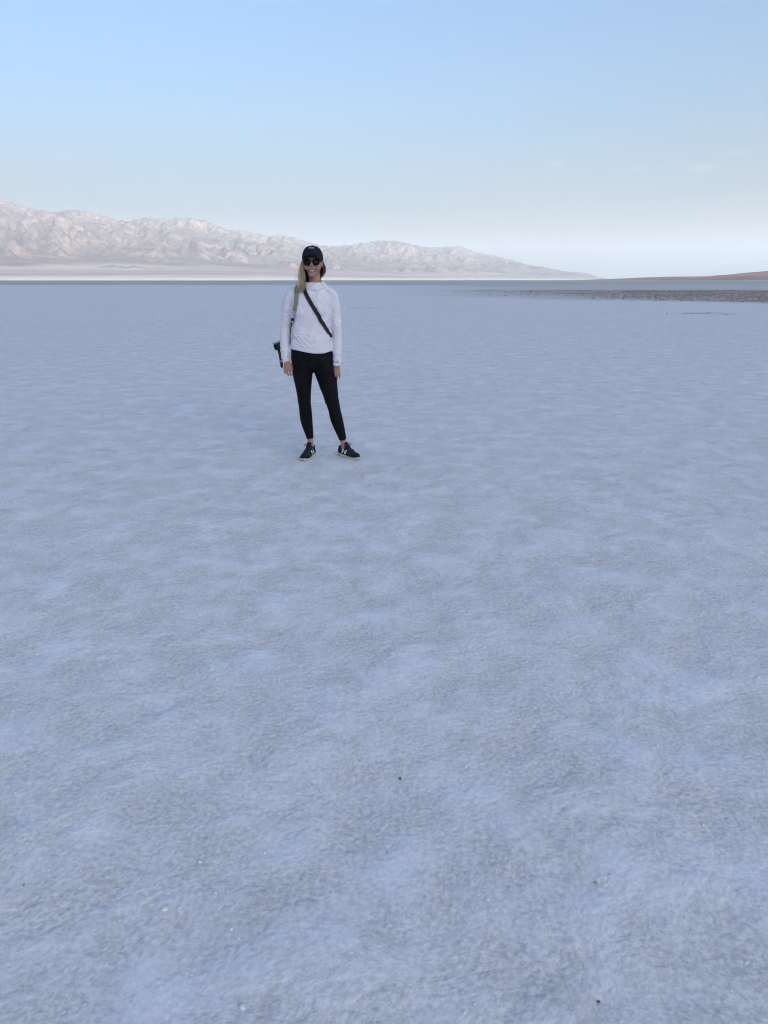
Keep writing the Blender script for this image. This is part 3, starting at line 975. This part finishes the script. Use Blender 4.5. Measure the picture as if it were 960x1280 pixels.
for rows in ([(-0.09, 0.0, 0.83, 0.06, 0.07), (-0.112, -0.002, 0.65, 0.055, 0.06), (-0.106, -0.010, 0.479, 0.038, 0.044), (-0.099, 0.010, 0.33, 0.037, 0.042), (-0.078, 0.018, 0.19, 0.026, 0.030), (-0.0705, 0.021, 0.13, 0.0235, 0.028), (-0.070, 0.026, 0.085, 0.0255, 0.032), (-0.070, 0.03, 0.05, 0.024, 0.034)],
             [(0.03, 0.0, 0.83, 0.06, 0.07), (0.085, -0.002, 0.65, 0.055, 0.06), (0.122, -0.012, 0.479, 0.038, 0.044), (0.153, 0.008, 0.33, 0.037, 0.042), (0.192, 0.016, 0.19, 0.026, 0.030), (0.2085, 0.018, 0.12, 0.0235, 0.028), (0.210, 0.022, 0.08, 0.0255, 0.032), (0.212, 0.026, 0.05, 0.024, 0.034)]):
    limb(g, rows, 18)


def hand(wx, wy, wz, sgn, lean):
    """sgn = +1: thumb toward +x. Back of the hand to the front, fingers curled back."""
    def P(a, b, c):      # a: across (toward thumb), b: depth (toward the viewer is -), c: down
        return (wx + sgn * a + lean * c, wy + b, wz - c)
    pr = [(0.000, 0.000, 0.000, 0.024, 0.017), (0.000, -0.002, 0.025, 0.029, 0.0165), (0.000, -0.003, 0.05, 0.034, 0.0155), (0.001, -0.001, 0.072, 0.034, 0.013)]
    sp = spline(pr, 4)
    g.tube([P(p[0], p[1], p[2]) for p in sp], [(p[3], p[4]) for p in sp], 20)
    for a, ln_, r_ in ((-0.0300, 0.050, 0.0066), (-0.0105, 0.066, 0.0074), (0.0100, 0.072, 0.0076), (0.0300, 0.064, 0.0072)):
        k = ln_ / 0.066
        base = 0.064 if a > -0.02 else 0.058
        pts = [P(a * 0.95, 0.000, base - 0.012), P(a, -0.008, base + 0.006), P(a * 1.02, -0.009, base + 0.024 * k), P(a * 1.02, 0.004, base + 0.040 * k), P(a * 1.0, 0.020, base + 0.044 * k), P(a * 0.97, 0.030, base + 0.036 * k)]
        sp = spline(pts, 4)
        g.tube([tuple(p) for p in sp], [r_ * (1.08 - 0.32 * i / len(sp)) for i in range(len(sp))], 10, ref=(1, 0, 0))
    pts = [P(0.020, -0.004, 0.012), P(0.036, -0.010, 0.030), P(0.044, -0.014, 0.050), P(0.041, -0.012, 0.068), P(0.037, -0.008, 0.082)]
    sp = spline(pts, 4)
    g.tube([tuple(p) for p in sp], [0.0125 - 0.0055 * i / len(sp) for i in range(len(sp))], 10, ref=(0, 1, 0))

hand(-0.236, -0.030, 0.795, 1, 0.17)
hand(0.168, -0.029, 0.760, -1, -0.10)
body_me = fuse(g, 0.0028, 3, 'body')
co = getco(body_me)
# mouth: press the smile in, lift the lips
x, y, z = co.T
mxx = (x - hx0) / 0.031
mz = z - (1.489 + 0.006 * np.clip(np.abs(mxx), 0, 1.2) ** 2)
front = (y < -0.05) & (np.abs(mxx) < 1.25) & (z > 1.46) & (z < 1.52)
inside = front * np.clip(1 - mxx**2, 0, 1) * np.exp(-(mz / 0.0065) ** 2)
lipu = front * np.clip(1.1 - mxx**2, 0, 1) * (np.exp(-((mz - 0.0105) / 0.004) ** 2) + np.exp(-((mz + 0.0105) / 0.0045) ** 2))
co[:, 1] += 0.005 * inside - 0.0025 * lipu
setco(body_me, co)
body = link('body', body_me, skin_mat, person)
body_me.materials.append(lip_mat)
pc = np.zeros(len(body_me.polygons) * 3); body_me.polygons.foreach_get('center', pc); pc = pc.reshape(-1, 3)
fx_ = (pc[:, 0] - hx0) / 0.031
fz_ = pc[:, 2] - (1.489 + 0.006 * np.clip(np.abs(fx_), 0, 1.2) ** 2)
lip = (pc[:, 1] < -0.05) & (np.abs(fx_) < 1.1) & (np.abs(fz_) < 0.0105 * np.sqrt(np.clip(1.2 - fx_**2, 0, 1)))
body_me.polygons.foreach_set('material_index', lip.astype(np.int32))
body_me.update()
body_bvh = BVHTree.FromPolygons([tuple(v) for v in co], [tuple(p.vertices) for p in body_me.polygons])


def ray_front(x, z, bvh, y0=-0.6):
    h = bvh.ray_cast(Vector((x, y0, z)), Vector((0, 1, 0)))
    return h[0], h[1]

# teeth: a curved row showing in the smile
g = Geo()
top, bot = [], []
for k in range(13):
    a = -1 + 2 * k / 12
    x_ = hx0 + 0.0235 * a
    zc = 1.490 + 0.0055 * a * a
    hgt_ = 0.0056 * math.sqrt(max(0.05, 1 - a * a * 0.95))
    yy_ = ray_front(hx0 + 0.029 * a, zc + 0.011, body_bvh)[0].y
    top.append((x_, yy_ + 0.0008, zc + hgt_ * 0.85)); bot.append((x_, yy_ + 0.0008, zc - hgt_))
rings = [[(t[0], t[1], t[2]), (b[0], b[1], b[2]), (b[0], b[1] + 0.004, b[2]), (t[0], t[1] + 0.004, t[2])] for t, b in zip(top, bot)]
g.loft(rings)
link('teeth', g.mesh('teeth'), tooth_mat, body)

# ---- cap
cap = bpy.data.objects.new('cap', None); C.objects.link(cap); cap.parent = person
CC = Vector((-0.005, 0.006, 1.578))
ca, cb, chh = 0.083, 0.102, 0.097


def cap_pt(t, ph, grow=0.0):
    """t angle round, ph 0 rim .. pi/2 top"""
    c_, s_ = math.cos(ph), math.sin(ph)
    frontness = max(0.0, -math.sin(t))
    r = c_ ** 0.72
    zz = chh * s_
    seam = 0.0012 * math.exp(-((((t / (math.pi / 3)) + 0.5) % 1 - 0.5) / 0.03) ** 2)
    return Vector((CC.x + (ca + grow - seam) * r * math.cos(t), CC.y + (cb + grow - seam) * r * math.sin(t) - 0.004 * frontness * s_, CC.z + zz * (1 + grow * 8) + 0.012 * frontness * (1 - s_) - 0.004 * (1 - frontness) * (1 - s_)))

nt_ = 72
rings = []
for i in range(0, 15):
    ph = (math.pi / 2) * (i / 14) * 0.985
    rings.append([cap_pt(2 * math.pi * k / nt_, ph) for k in range(nt_)])
inner = [[Vector((p.x * 0.97 + CC.x * 0.03, p.y * 0.97 + CC.y * 0.03, p.z)) for p in rings[0]]]
g = Geo(); g.loft(inner + rings, cap=False)
g.f.append(tuple(range(len(g.v) - nt_, len(g.v))))
crown_me = g.mesh('crown'); setco(crown_me, getco(crown_me))
crown = link('crown', crown_me, cap_mat, cap)
g = Geo(); g.ball((CC.x, CC.y, CC.z + chh), (0.008, 0.008, 0.004)); link('button', g.mesh('button'), cap_mat, cap)
# brim: a curved plate reaching forward
g = Geo()
rowsU, rowsL = [], []
nu, nv = 25, 8
for j in range(nv):
    v_ = j / (nv - 1)
    ru, rl = [], []
    for i in range(nu):
        a = -1 + 2 * i / (nu - 1)
        t = -math.pi / 2 + a * 1.18
        p = cap_pt(t, 0.02)
        ext = 0.070 * v_ * max(0.0, 1 - abs(a) ** 2.6) ** 0.75
        q_ = Vector((p.x * (1 - 0.03 * v_), p.y - ext, p.z + 0.008 + 0.006 * v_ * (1 - a * a) - 0.035 * a * a * (0.25 + 0.75 * v_)))
        ru.append(q_ + Vector((0, 0, 0.0022))); rl.append(q_ - Vector((0, 0, 0.0022)))
    rowsU.append(ru); rowsL.append(rl)
rings = [rowsU[j] + rowsL[j][::-1] for j in range(nv)]
g.loft(rings)
bme = g.mesh('brim'); setco(bme, getco(bme))
link('brim', bme, cap_mat, cap)
# small pale patch on the front of the crown
g = Geo()
gr_ = []
for j in range(4):
    row = []
    for i in range(9):
        t = -math.pi / 2 + (-0.36 + 0.72 * i / 8)
        ph = 0.80 + 0.17 * j / 3
        row.append(cap_pt(t, ph, 0.0018))
    gr_.append(row)
for j in range(4):
    for i in range(9): g.v.append(tuple(gr_[j][i]))
for j in range(3):
    for i in range(8):
        g.f.append((j * 9 + i, j * 9 + i + 1, (j + 1) * 9 + i + 1, (j + 1) * 9 + i))
link('patch', g.mesh('patch'), patch_mat, cap)['label'] = 'small pale grey badge on the front of the cap'

# ---- sunglasses
shades = bpy.data.objects.new('sunglasses', None); C.objects.link(shades); shades.parent = person


def lens_outline(cx, s, sc=1.0):
    out = []
    for k in range(28):
        t = 2 * math.pi * k / 28
        c_, s_ = math.cos(t), math.sin(t)
        x_ = 0.0245 * sc * math.copysign(abs(c_) ** 0.78, c_); z_ = 0.0215 * sc * math.copysign(abs(s_) ** 0.82, s_)
        x_ *= 1 + 0.10 * (z_ / 0.0215)
        X_ = cx + x_; off = abs(X_ - hx0)
        out.append(Vector((X_, -0.1035 + 7.5 * off * off, 1.5525 + z_ + s * x_ * 0.05)))
    return out
fg = Geo()
for s in (-1, 1):
    cx = hx0 + s * 0.0335
    ol = lens_outline(cx, s)
    fg.tube(ol, 0.0028, 6, ref=(0, 1, 0), closed=True)
    lg = Geo()
    il = lens_outline(cx, s, 0.97)
    c0 = sum(il, Vector()) / len(il) + Vector((0, -0.002, 0))
    lg.v = [tuple(p) for p in il] + [tuple(c0)] + [tuple(p + Vector((0, 0.002, 0))) for p in il]
    nn = len(il)
    lg.f = [(k, (k + 1) % nn, nn) for k in range(nn)] + [tuple(nn + 1 + k for k in reversed(range(nn)))] + [(k, nn + 1 + k, nn + 1 + (k + 1) % nn, (k + 1) % nn) for k in range(nn)]
    lme = lg.mesh('lens'); setco(lme, getco(lme))
    link('lens', lme, lens_mat, shades)
    fg.tube([(hx0 + s * 0.059, -0.082, 1.563), (hx0 + s * 0.070, -0.060, 1.564), (hx0 + s * 0.076, -0.01, 1.562), (hx0 + s * 0.076, 0.02, 1.555)], [(0.0022, 0.0045)] * 4, 6, ref=(0, 0, 1))
fg.tube([(hx0 - 0.012, -0.1025, 1.560), (hx0, -0.1055, 1.563), (hx0 + 0.012, -0.1025, 1.560)], 0.0027, 6, ref=(0, 0, 1))
link('frame', fg.mesh('frame'), frame_mat, shades)

# ---- hair: strands under the cap, a lock over her right shoulder
hr = random.Random(12)
hv, hf, ht = [], [], []


def strand(pts, r, tint):
    sp = spline(pts, 4)
    b0 = len(hv)
    g_ = Geo(); g_.tube([tuple(p) for p in sp], [r * (1.0 - 0.75 * (i / (len(sp) - 1)) ** 3) for i in range(len(sp))], 4, ref=(0.3, 1, 0.2))
    hv.extend(g_.v); hf.extend([tuple(b0 + i for i in f) for f in g_.f]); ht.extend([tint] * len(g_.v))

for k in range(460):                       # the lock falling forward over her right shoulder
    a = hr.random(); b = hr.random()
    cl_i = int(a * 9); cph = cl_i * 2.4; cl = 0.006 * math.sin(cph)
    x0 = -0.062 - 0.016 * a; y0 = -0.050 + 0.085 * b
    w1, w2 = hr.gauss(0, 0.0022), hr.gauss(0, 0.003)
    ln_ = hr.uniform(-0.022, 0.012) - 0.008 * math.sin(cph * 1.7)
    wv = 0.006 * math.sin(cph + 1.0)
    pts = [(x0 + 0.012, y0 + 0.004, 1.600), (x0 - 0.006, y0 - 0.004, 1.562), (-0.070 - 0.033 * a + w1 + cl * 0.5, y0 * 0.75 - 0.012, 1.512), (-0.068 - 0.038 * a + w2 + cl, y0 * 0.55 - 0.040 + wv, 1.455),
           (-0.064 - 0.044 * a + w2 - cl * 0.6, -0.066 - 0.026 * (1 - b) - wv, 1.405), (-0.062 - 0.050 * a + w1 * 2 + cl * 0.8, -0.088 - 0.020 * (1 - b) + wv, 1.386 + ln_ * 0.4), (-0.068 - 0.050 * a + w1 * 2.5 - cl, -0.096 - 0.02 * (1 - b), 1.362 + ln_)]
    strand(pts, 0.0015, min(1, max(0, 0.28 + 0.38 * a + 0.16 * math.sin(cph * 3.1) + 0.12 * (1 - b) + hr.gauss(0, 0.14))))
for k in range(12):                        # loose flyaway strands beside the lock
    a = hr.random()
    ox = hr.gauss(-0.006, 0.009)
    pts = [(-0.066, -0.02 + 0.04 * a, 1.585), (-0.088 + ox * 0.4, -0.03, 1.53), (-0.104 + ox, -0.05 - 0.02 * a, 1.46), (-0.110 + ox * 1.6, -0.085, 1.405), (-0.116 + ox * 2.2, -0.10, 1.365 + hr.gauss(0, 0.015))]
    strand(pts, 0.0009, min(1, max(0, 0.75 + hr.gauss(0, 0.15))))
for k in range(380):                       # behind the neck and down the other side
    t = hr.uniform(-0.15, 3.3)              # 0 = her left (image right), pi = her right
    r_ = hr.uniform(0.86, 1.0)
    x0 = hx0 + 0.078 * r_ * math.cos(t); y0 = 0.012 + 0.088 * r_ * math.sin(t)
    dr = hr.gauss(0, 0.004)
    endz = 1.455 + hr.gauss(0, 0.012) if t < 0.9 else 1.37 + hr.gauss(0, 0.02)
    spread = 1.10 if t < 1.0 else 1.0
    pts = [(x0 * 0.95, y0 * 0.95, 1.605), (hx0 + (x0 - hx0) * 1.04, y0 * 1.02, 1.56), (hx0 + (x0 - hx0) * 1.10 * spread + dr, y0 * 1.0 + 0.006, 1.515), (hx0 + (x0 - hx0) * 1.02 * spread + dr, y0 * 0.95 + 0.02, (1.51 + endz) / 2 - 0.005), (hx0 + (x0 - hx0) * 0.78 + dr, y0 * 0.85 + 0.035, endz)]
    strand(pts, 0.0021, min(1, max(0, 0.12 + hr.gauss(0, 0.10))))  # dark tint: browner under-hair, with the shadow there also put into its colour
hme = bpy.data.meshes.new('hair'); hme.from_pydata(hv, [], hf); hme.update()
ha = hme.attributes.new('tint', 'FLOAT', 'POINT'); ha.data.foreach_set('value', np.array(ht, np.float32))
setco(hme, getco(hme))
M = Mat('blond_hair', 0.45, 0.4)
M.color(M.mix(M.attr('tint'), (0.040, 0.027, 0.019), (0.64, 0.52, 0.37)))
hair = link('hair', hme, M.m, person)
hair['label'] = 'long blond hair falling forward over one shoulder'


# ---- shoes
def make_shoe(heel, ang, side):
    """heel: (x, y) of the heel's back end, ang: direction of the toe in plan; side +1 / -1 mirrors"""
    sh = bpy.data.objects.new('shoe', None); C.objects.link(sh); sh.parent = person
    L = 0.262
    d = Vector((math.cos(ang), math.sin(ang), 0)); w = Vector((-math.sin(ang), math.cos(ang), 0)) * side   # w: toward the outer side
    o0 = Vector((heel[0], heel[1], 0.0))

    def pt(u, a, h): return o0 + d * (u * L) + w * a + Vector((0, 0, h))
    us = np.linspace(0, 1, 30)
    wi = np.interp(us, [0, 0.04, 0.12, 0.3, 0.5, 0.68, 0.8, 0.9, 0.96, 1.0], [0.012, 0.024, 0.032, 0.032, 0.036, 0.043, 0.042, 0.034, 0.022, 0.006])
    cen = np.interp(us, [0, 0.3, 0.6, 0.85, 1.0], [0.0, -0.002, 0.001, -0.003, -0.007])
    top_ = np.interp(us, [0, 0.05, 0.14, 0.24, 0.33, 0.40, 0.5, 0.62, 0.75, 0.88, 0.96, 1.0], [0.070, 0.088, 0.084, 0.076, 0.088, 0.098, 0.086, 0.070, 0.058, 0.052, 0.044, 0.030])
    st_ = np.interp(us, [0, 0.1, 0.35, 0.6, 0.85, 0.95, 1.0], [0.034, 0.031, 0.027, 0.024, 0.023, 0.026, 0.030])
    bt_ = np.interp(us, [0, 0.08, 0.8, 1.0], [0.007, 0.0, 0.0, 0.012])
    # upper
    rings = []
    for u, a, c, t_, s_ in zip(us, wi, cen, top_, st_):
        ring = []
        for k in range(22):
            th = math.pi * k / 21
            c_, sn = math.cos(th), math.sin(th)
            pw = 0.62 if u > 0.3 else 0.5
            ring.append(pt(u, c + a * 0.985 * math.copysign(abs(c_) ** 0.8, c_) * (1 - 0.32 * sn * (t_ - 0.04) / 0.06), s_ - 0.006 + (t_ - s_ + 0.006) * sn ** pw))
        rings.append(ring)
    g = Geo(); g.loft(rings)
    um = g.mesh('upper'); setco(um, getco(um))
    up_ = link('upper', um, mesh_mat, sh)
    bv = BVHTree.FromPolygons([tuple(v.co) for v in um.vertices], [tuple(p.vertices) for p in um.polygons])
    # sole with flared edge
    rings = []
    for u, a, c, s_, b_ in zip(us, wi, cen, st_, bt_):
        aa = a + 0.004
        gro = 0.0015 if int(u * 46) % 2 else 0.0
        rings.append([pt(u, c + aa * 0.90, b_), pt(u, c + aa * 1.02 - gro, b_ + 0.006), pt(u, c + aa * 1.03 - gro, b_ + (s_ - b_) * 0.55), pt(u, c + aa * 0.98, s_), pt(u, c - aa * 0.98, s_), pt(u, c - aa * 1.03 + gro, b_ + (s_ - b_) * 0.55), pt(u, c - aa * 1.02 + gro, b_ + 0.006), pt(u, c - aa * 0.90, b_)])
    g = Geo(); g.loft(rings)
    sm = g.mesh('sole')
    link('sole', sm, sole_mat, sh)

    def snap(u, a, h, off=0.0012):
        """project sideways onto the upper"""
        start = pt(u, 0.09 * (1 if a > 0 else -1), h)
        hit = bv.ray_cast(start, -w * (1 if a > 0 else -1))
        if hit[0] is None: hit = bv.find_nearest(pt(u, a, h))
        nrm_ = hit[1] if hit[1].dot(start - hit[0]) > 0 else -hit[1]
        return hit[0] + nrm_ * off

    def panel(name, outline, mat, off, sides=(1, -1)):
        for sgn in sides:
            g_ = Geo()
            P_ = [snap(u, sgn, h, off) for u, h in outline]
            c_ = sum(P_, Vector()) / len(P_)
            um_, hm_ = sum(u for u, h in outline) / len(outline), sum(h for u, h in outline) / len(outline)
            c_ = snap(um_, sgn, hm_, off)
            g_.v = [tuple(p) for p in P_] + [tuple(c_)]
            g_.f = [(k, (k + 1) % len(P_), len(P_)) for k in range(len(P_))]
            m_ = g_.mesh(name); link(name, m_, mat, sh)

    # suede overlays: toe cap, heel counter, eyestay
    g = Geo()
    sel = [(u, a, c, t_, s_) for u, a, c, t_, s_ in zip(us, wi, cen, top_, st_) if u >= 0.80]
    rings = []
    for u, a, c, t_, s_ in sel:
        ring = []
        for k in range(16):
            th = math.pi * k / 15
            c_, sn = math.cos(th), math.sin(th)
            ring.append(pt(u, c + (a * 0.985 * math.copysign(abs(c_) ** 0.8, c_) + 0.0015 * c_) * (1 - 0.32 * sn * (t_ - 0.04) / 0.06), s_ - 0.004 + (t_ - s_ + 0.0058) * sn ** 0.62))
        rings.append(ring)
    g.loft(rings, cap=False)
    tm = g.mesh('toe_cap'); setco(tm, getco(tm)); link('toe_cap', tm, navy_mat, sh)
    panel('heel_counter', [(0.03, 0.036), (0.20, 0.034), (0.22, 0.052), (0.12, 0.072), (0.05, 0.078), (0.02, 0.058)], navy_mat, 0.0015)
    # the letter on each side: two white bars joined by a slanting one
    for sgn in (1, -1):
        fwd = -(w * sgn)
        reads = d.dot(fwd.cross(Vector((0, 0, 1)))) > 0        # toe to the right for whoever looks at this side
        for poly in ([(0.27, 0.036), (0.315, 0.036), (0.355, 0.072), (0.31, 0.072)], [(0.43, 0.034), (0.475, 0.034), (0.515, 0.068), (0.47, 0.068)]):
            panel('side_emblem', poly, white_mat, 0.003, (sgn,))
        bar = [(0.315, 0.072), (0.355, 0.072), (0.475, 0.034), (0.43, 0.034)] if reads else [(0.27, 0.036), (0.315, 0.036), (0.515, 0.068), (0.47, 0.068)]
        panel('side_emblem', bar, white_mat, 0.0026, (sgn,))
    # tongue, laces
    g = Geo()
    g.tube([pt(0.50, 0, 0.082), pt(0.42, 0, 0.100), pt(0.36, 0, 0.116), pt(0.335, 0, 0.126)], [(0.020, 0.005), (0.022, 0.006), (0.021, 0.006), (0.017, 0.005)], 12, ref=tuple(d))
    tg = g.mesh('tongue'); setco(tg, getco(tg)); link('tongue', tg, navy_mat, sh)
    for k in range(5):
        u = 0.40 + 0.065 * k
        pts = []
        for a in np.linspace(-1, 1, 9):
            aa = 0.024 * a
            h0 = pt(u, aa, 0.3); hit = bv.ray_cast(h0, Vector((0, 0, -1)))
            zz = hit[0].z if hit[0] is not None else 0.07
            pts.append(Vector((h0.x, h0.y, zz + 0.0035)) + d * (0.010 * a * (1 if k % 2 else -1)))
        g = Geo(); g.tube(pts, 0.0030, 6, ref=(0, 0, 1)); link('lace', g.mesh('lace'), lace_mat, sh)
    for sgn in (1, -1):
        c0 = pt(0.39, 0.0, 0.108)
        loop = [c0, c0 + w * (0.012 * sgn) + Vector((0, 0, 0.010)) + d * 0.008, c0 + w * (0.028 * sgn) + Vector((0, 0, 0.006)) + d * 0.014, c0 + w * (0.030 * sgn) + Vector((0, 0, -0.008)) + d * 0.016, c0 + w * (0.012 * sgn) + Vector((0, 0, -0.002)) + d * 0.008]
        g = Geo(); g.tube([tuple(p) for p in spline(loop, 4)], 0.0026, 6, ref=(0, 0, 1)); link('lace', g.mesh('lace'), lace_mat, sh)
    # padded collar round the ankle
    g = Geo()
    ring = []
    for k in range(24):
        t = 2 * math.pi * k / 24
        u = 0.205 + 0.155 * math.cos(t) * 0.98
        hh = float(np.interp(u, us, top_)) - 0.001
        ring.append(pt(u, 0.0275 * math.sin(t), hh - 0.002))
    g.tube(ring, 0.0065, 8, ref=(0, 0, 1), closed=True)
    cme_ = g.mesh('collar'); setco(cme_, getco(cme_)); link('collar', cme_, navy_mat, sh)
    return sh

s1 = make_shoe((-0.054, 0.082), math.atan2(-0.235, -0.062), -1)
s1['label'] = 'navy running shoe with white side letter, pointing at the viewer'
s2 = make_shoe((0.168, 0.072), math.atan2(-0.195, 0.180), 1)
s2['label'] = 'navy running shoe with white side letter, turned outward'


# ================================================================== WHAT SHE CARRIES
def strap_on(pts, width, thick, mat, name, parent, lift=0.003, k=10, bvh=shirt_bvh, flatn=None):
    """a webbing band that lies on the shirt; pts in her local frame"""
    sp = [Vector(p) for p in spline(pts, k)]
    P_, N_ = [], []
    for p in sp:
        loc, nrm_, _, dist_ = bvh.find_nearest(p)
        if dist_ < 0.05:
            P_.append(loc + nrm_ * lift); N_.append(nrm_.copy())
        else:
            P_.append(p); N_.append((p - Vector((-0.03, 0.0, p.z))).normalized())
    for it in range(4):
        Q, Nq = list(P_), list(N_)
        for i in range(1, len(P_) - 1):
            Q[i] = (P_[i - 1] + P_[i] * 2 + P_[i + 1]) / 4; Nq[i] = (N_[i - 1] + N_[i] * 2 + N_[i + 1]).normalized()
        P_, N_ = Q, Nq
    rings = []
    for i in range(len(P_)):
        t = (P_[min(i + 1, len(P_) - 1)] - P_[max(i - 1, 0)]).normalized()
        side_ = t.cross(N_[i]).normalized()
        nn = side_.cross(t).normalized()
        if nn.dot(N_[i]) < 0: nn = -nn
        wd = width / 2
        rings.append([P_[i] + side_ * wd - nn * thick, P_[i] + side_ * wd + nn * thick, P_[i] + side_ * wd * 0.5 + nn * thick * 1.5, P_[i] - side_ * wd * 0.5 + nn * thick * 1.5, P_[i] - side_ * wd + nn * thick, P_[i] - side_ * wd - nn * thick])
    g = Geo(); g.loft(rings)
    m_ = g.mesh(name)
    return link(name, m_, mat, parent)


def pouch(name, c, size, mat, parent, rz=0.0, rnd=0.3):
    bm_ = bmesh.new(); bmesh.ops.create_cube(bm_, size=1.0)
    bmesh.ops.scale(bm_, vec=size, verts=bm_.verts)
    bmesh.ops.bevel(bm_, geom=bm_.edges[:], offset=min(size) * rnd, segments=4, affect='EDGES', profile=0.6)
    for v in bm_.verts:
        v.co += v.normal * 0.004 * float(noise3(v.co.x * 18, v.co.y * 18, v.co.z * 18))
    bmesh.ops.rotate(bm_, verts=bm_.verts, cent=(0, 0, 0), matrix=Matrix.Rotation(rz, 3, 'Z'))
    bmesh.ops.translate(bm_, vec=c, verts=bm_.verts)
    m_ = bpy.data.meshes.new(name); bm_.to_mesh(m_); bm_.free()
    for p_ in m_.polygons: p_.use_smooth = True
    return link(name, m_, mat, parent)


def carried(name, label, cat):
    o_ = bpy.data.objects.new(name, None); C.objects.link(o_); o_.location = (PX, PY, 0.0)
    return tag(o_, label, cat)

pack = carried('backpack', 'khaki backpack on her back, one olive strap over the shoulder under her blond hair', 'backpack')
pouch('bag_body', (-0.035, 0.195, 1.16), (0.25, 0.13, 0.36), khaki_mat, pack)
strap_on([(-0.105, 0.11, 1.325), (-0.118, 0.06, 1.37), (-0.124, 0.0, 1.375), (-0.130, -0.06, 1.34), (-0.137, -0.10, 1.29), (-0.142, -0.115, 1.23), (-0.147, -0.115, 1.19)], 0.036, 0.003, khaki_mat, 'shoulder_strap', pack, 0.006)
strap_on([(-0.147, -0.115, 1.195), (-0.160, -0.100, 1.14), (-0.172, -0.075, 1.10), (-0.186, -0.01, 1.07), (-0.160, 0.09, 1.05), (-0.13, 0.14, 1.03)], 0.024, 0.002, pale_web_mat, 'lower_strap', pack, 0.004)
g = Geo(); g.tube([(-0.176, -0.080, 1.10), (-0.190, -0.074, 1.04), (-0.196, -0.064, 0.98), (-0.199, -0.058, 0.93)], [(0.004, 0.0012)] * 4, 6)
link('strap_tail', g.mesh('strap_tail'), black_web_mat, pack)
pouch('buckle', (-0.163, -0.116, 1.125), (0.026, 0.010, 0.022), plastic_mat, pack)

sling = carried('sling_bag', 'black sling bag whose strap crosses her chest diagonally', 'bag')
strap_on([(-0.05, 0.12, 1.33), (-0.070, 0.06, 1.385), (-0.080, 0.0, 1.395), (-0.080, -0.05, 1.375), (-0.062, -0.090, 1.335), (-0.030, -0.115, 1.275), (0.005, -0.13, 1.215), (0.045, -0.125, 1.15), (0.085, -0.105, 1.085), (0.120, -0.06, 1.025), (0.130, 0.0, 0.99), (0.11, 0.07, 0.97), (0.06, 0.12, 0.96)],
         0.030, 0.0018, black_web_mat, 'strap', sling, 0.005, 8)
pouch('slider', (0.012, -0.128, 1.205), (0.038, 0.008, 0.014), plastic_mat, sling)
pouch('bag_body', (0.02, 0.148, 0.98), (0.17, 0.055, 0.11), black_web_mat, sling)

camo = carried('camera', 'black compact camera on a short grip, showing behind her right sleeve', 'camera')


def rbox(name, c, size, mat, parent, ry=0.0, rz=0.0, bev=0.004):
    bm_ = bmesh.new(); bmesh.ops.create_cube(bm_, size=1.0)
    bmesh.ops.scale(bm_, vec=size, verts=bm_.verts)
    bmesh.ops.bevel(bm_, geom=bm_.edges[:], offset=bev, segments=2, affect='EDGES')
    bmesh.ops.rotate(bm_, verts=bm_.verts, cent=(0, 0, 0), matrix=Matrix.Rotation(ry, 3, 'Y') @ Matrix.Rotation(rz, 3, 'Z'))
    bmesh.ops.translate(bm_, vec=c, verts=bm_.verts)
    m_ = bpy.data.meshes.new(name); bm_.to_mesh(m_); bm_.free()
    return link(name, m_, mat, parent)

RY = -0.30
rbox('camera_body', (-0.309, 0.035, 0.910), (0.062, 0.045, 0.050), plastic_mat, camo, RY)
rbox('top_plate', (-0.318, 0.035, 0.941), (0.066, 0.048, 0.010), grey_plastic_mat, camo, RY, 0, 0.002)
g = Geo(); g.tube([(-0.322, 0.020, 0.908), (-0.323, -0.004, 0.908)], [(0.017, 0.017), (0.015, 0.015)], 18, ref=(0, 0, 1)); link('lens', g.mesh('lens'), lens_mat, camo)
g = Geo(); g.tube([(-0.306, 0.035, 0.888), (-0.296, 0.030, 0.84), (-0.289, 0.026, 0.80), (-0.285, 0.022, 0.765), (-0.283, 0.02, 0.740)], [0.0115, 0.0105, 0.012, 0.0125, 0.009], 14)
gm = g.mesh('grip'); setco(gm, getco(gm)); link('grip', gm, plastic_mat, camo)
g = Geo(); g.tube([(-0.289, 0.026, 0.800), (-0.287, 0.024, 0.782)], [0.0140, 0.0140], 14); link('grip_ring', g.mesh('grip_ring'), grey_plastic_mat, camo)
g = Geo(); g.tube([(-0.275, 0.05, 0.93), (-0.24, 0.08, 1.0), (-0.17, 0.13, 1.05)], [(0.006, 0.001)] * 3, 6); link('tether', g.mesh('tether'), black_web_mat, camo)
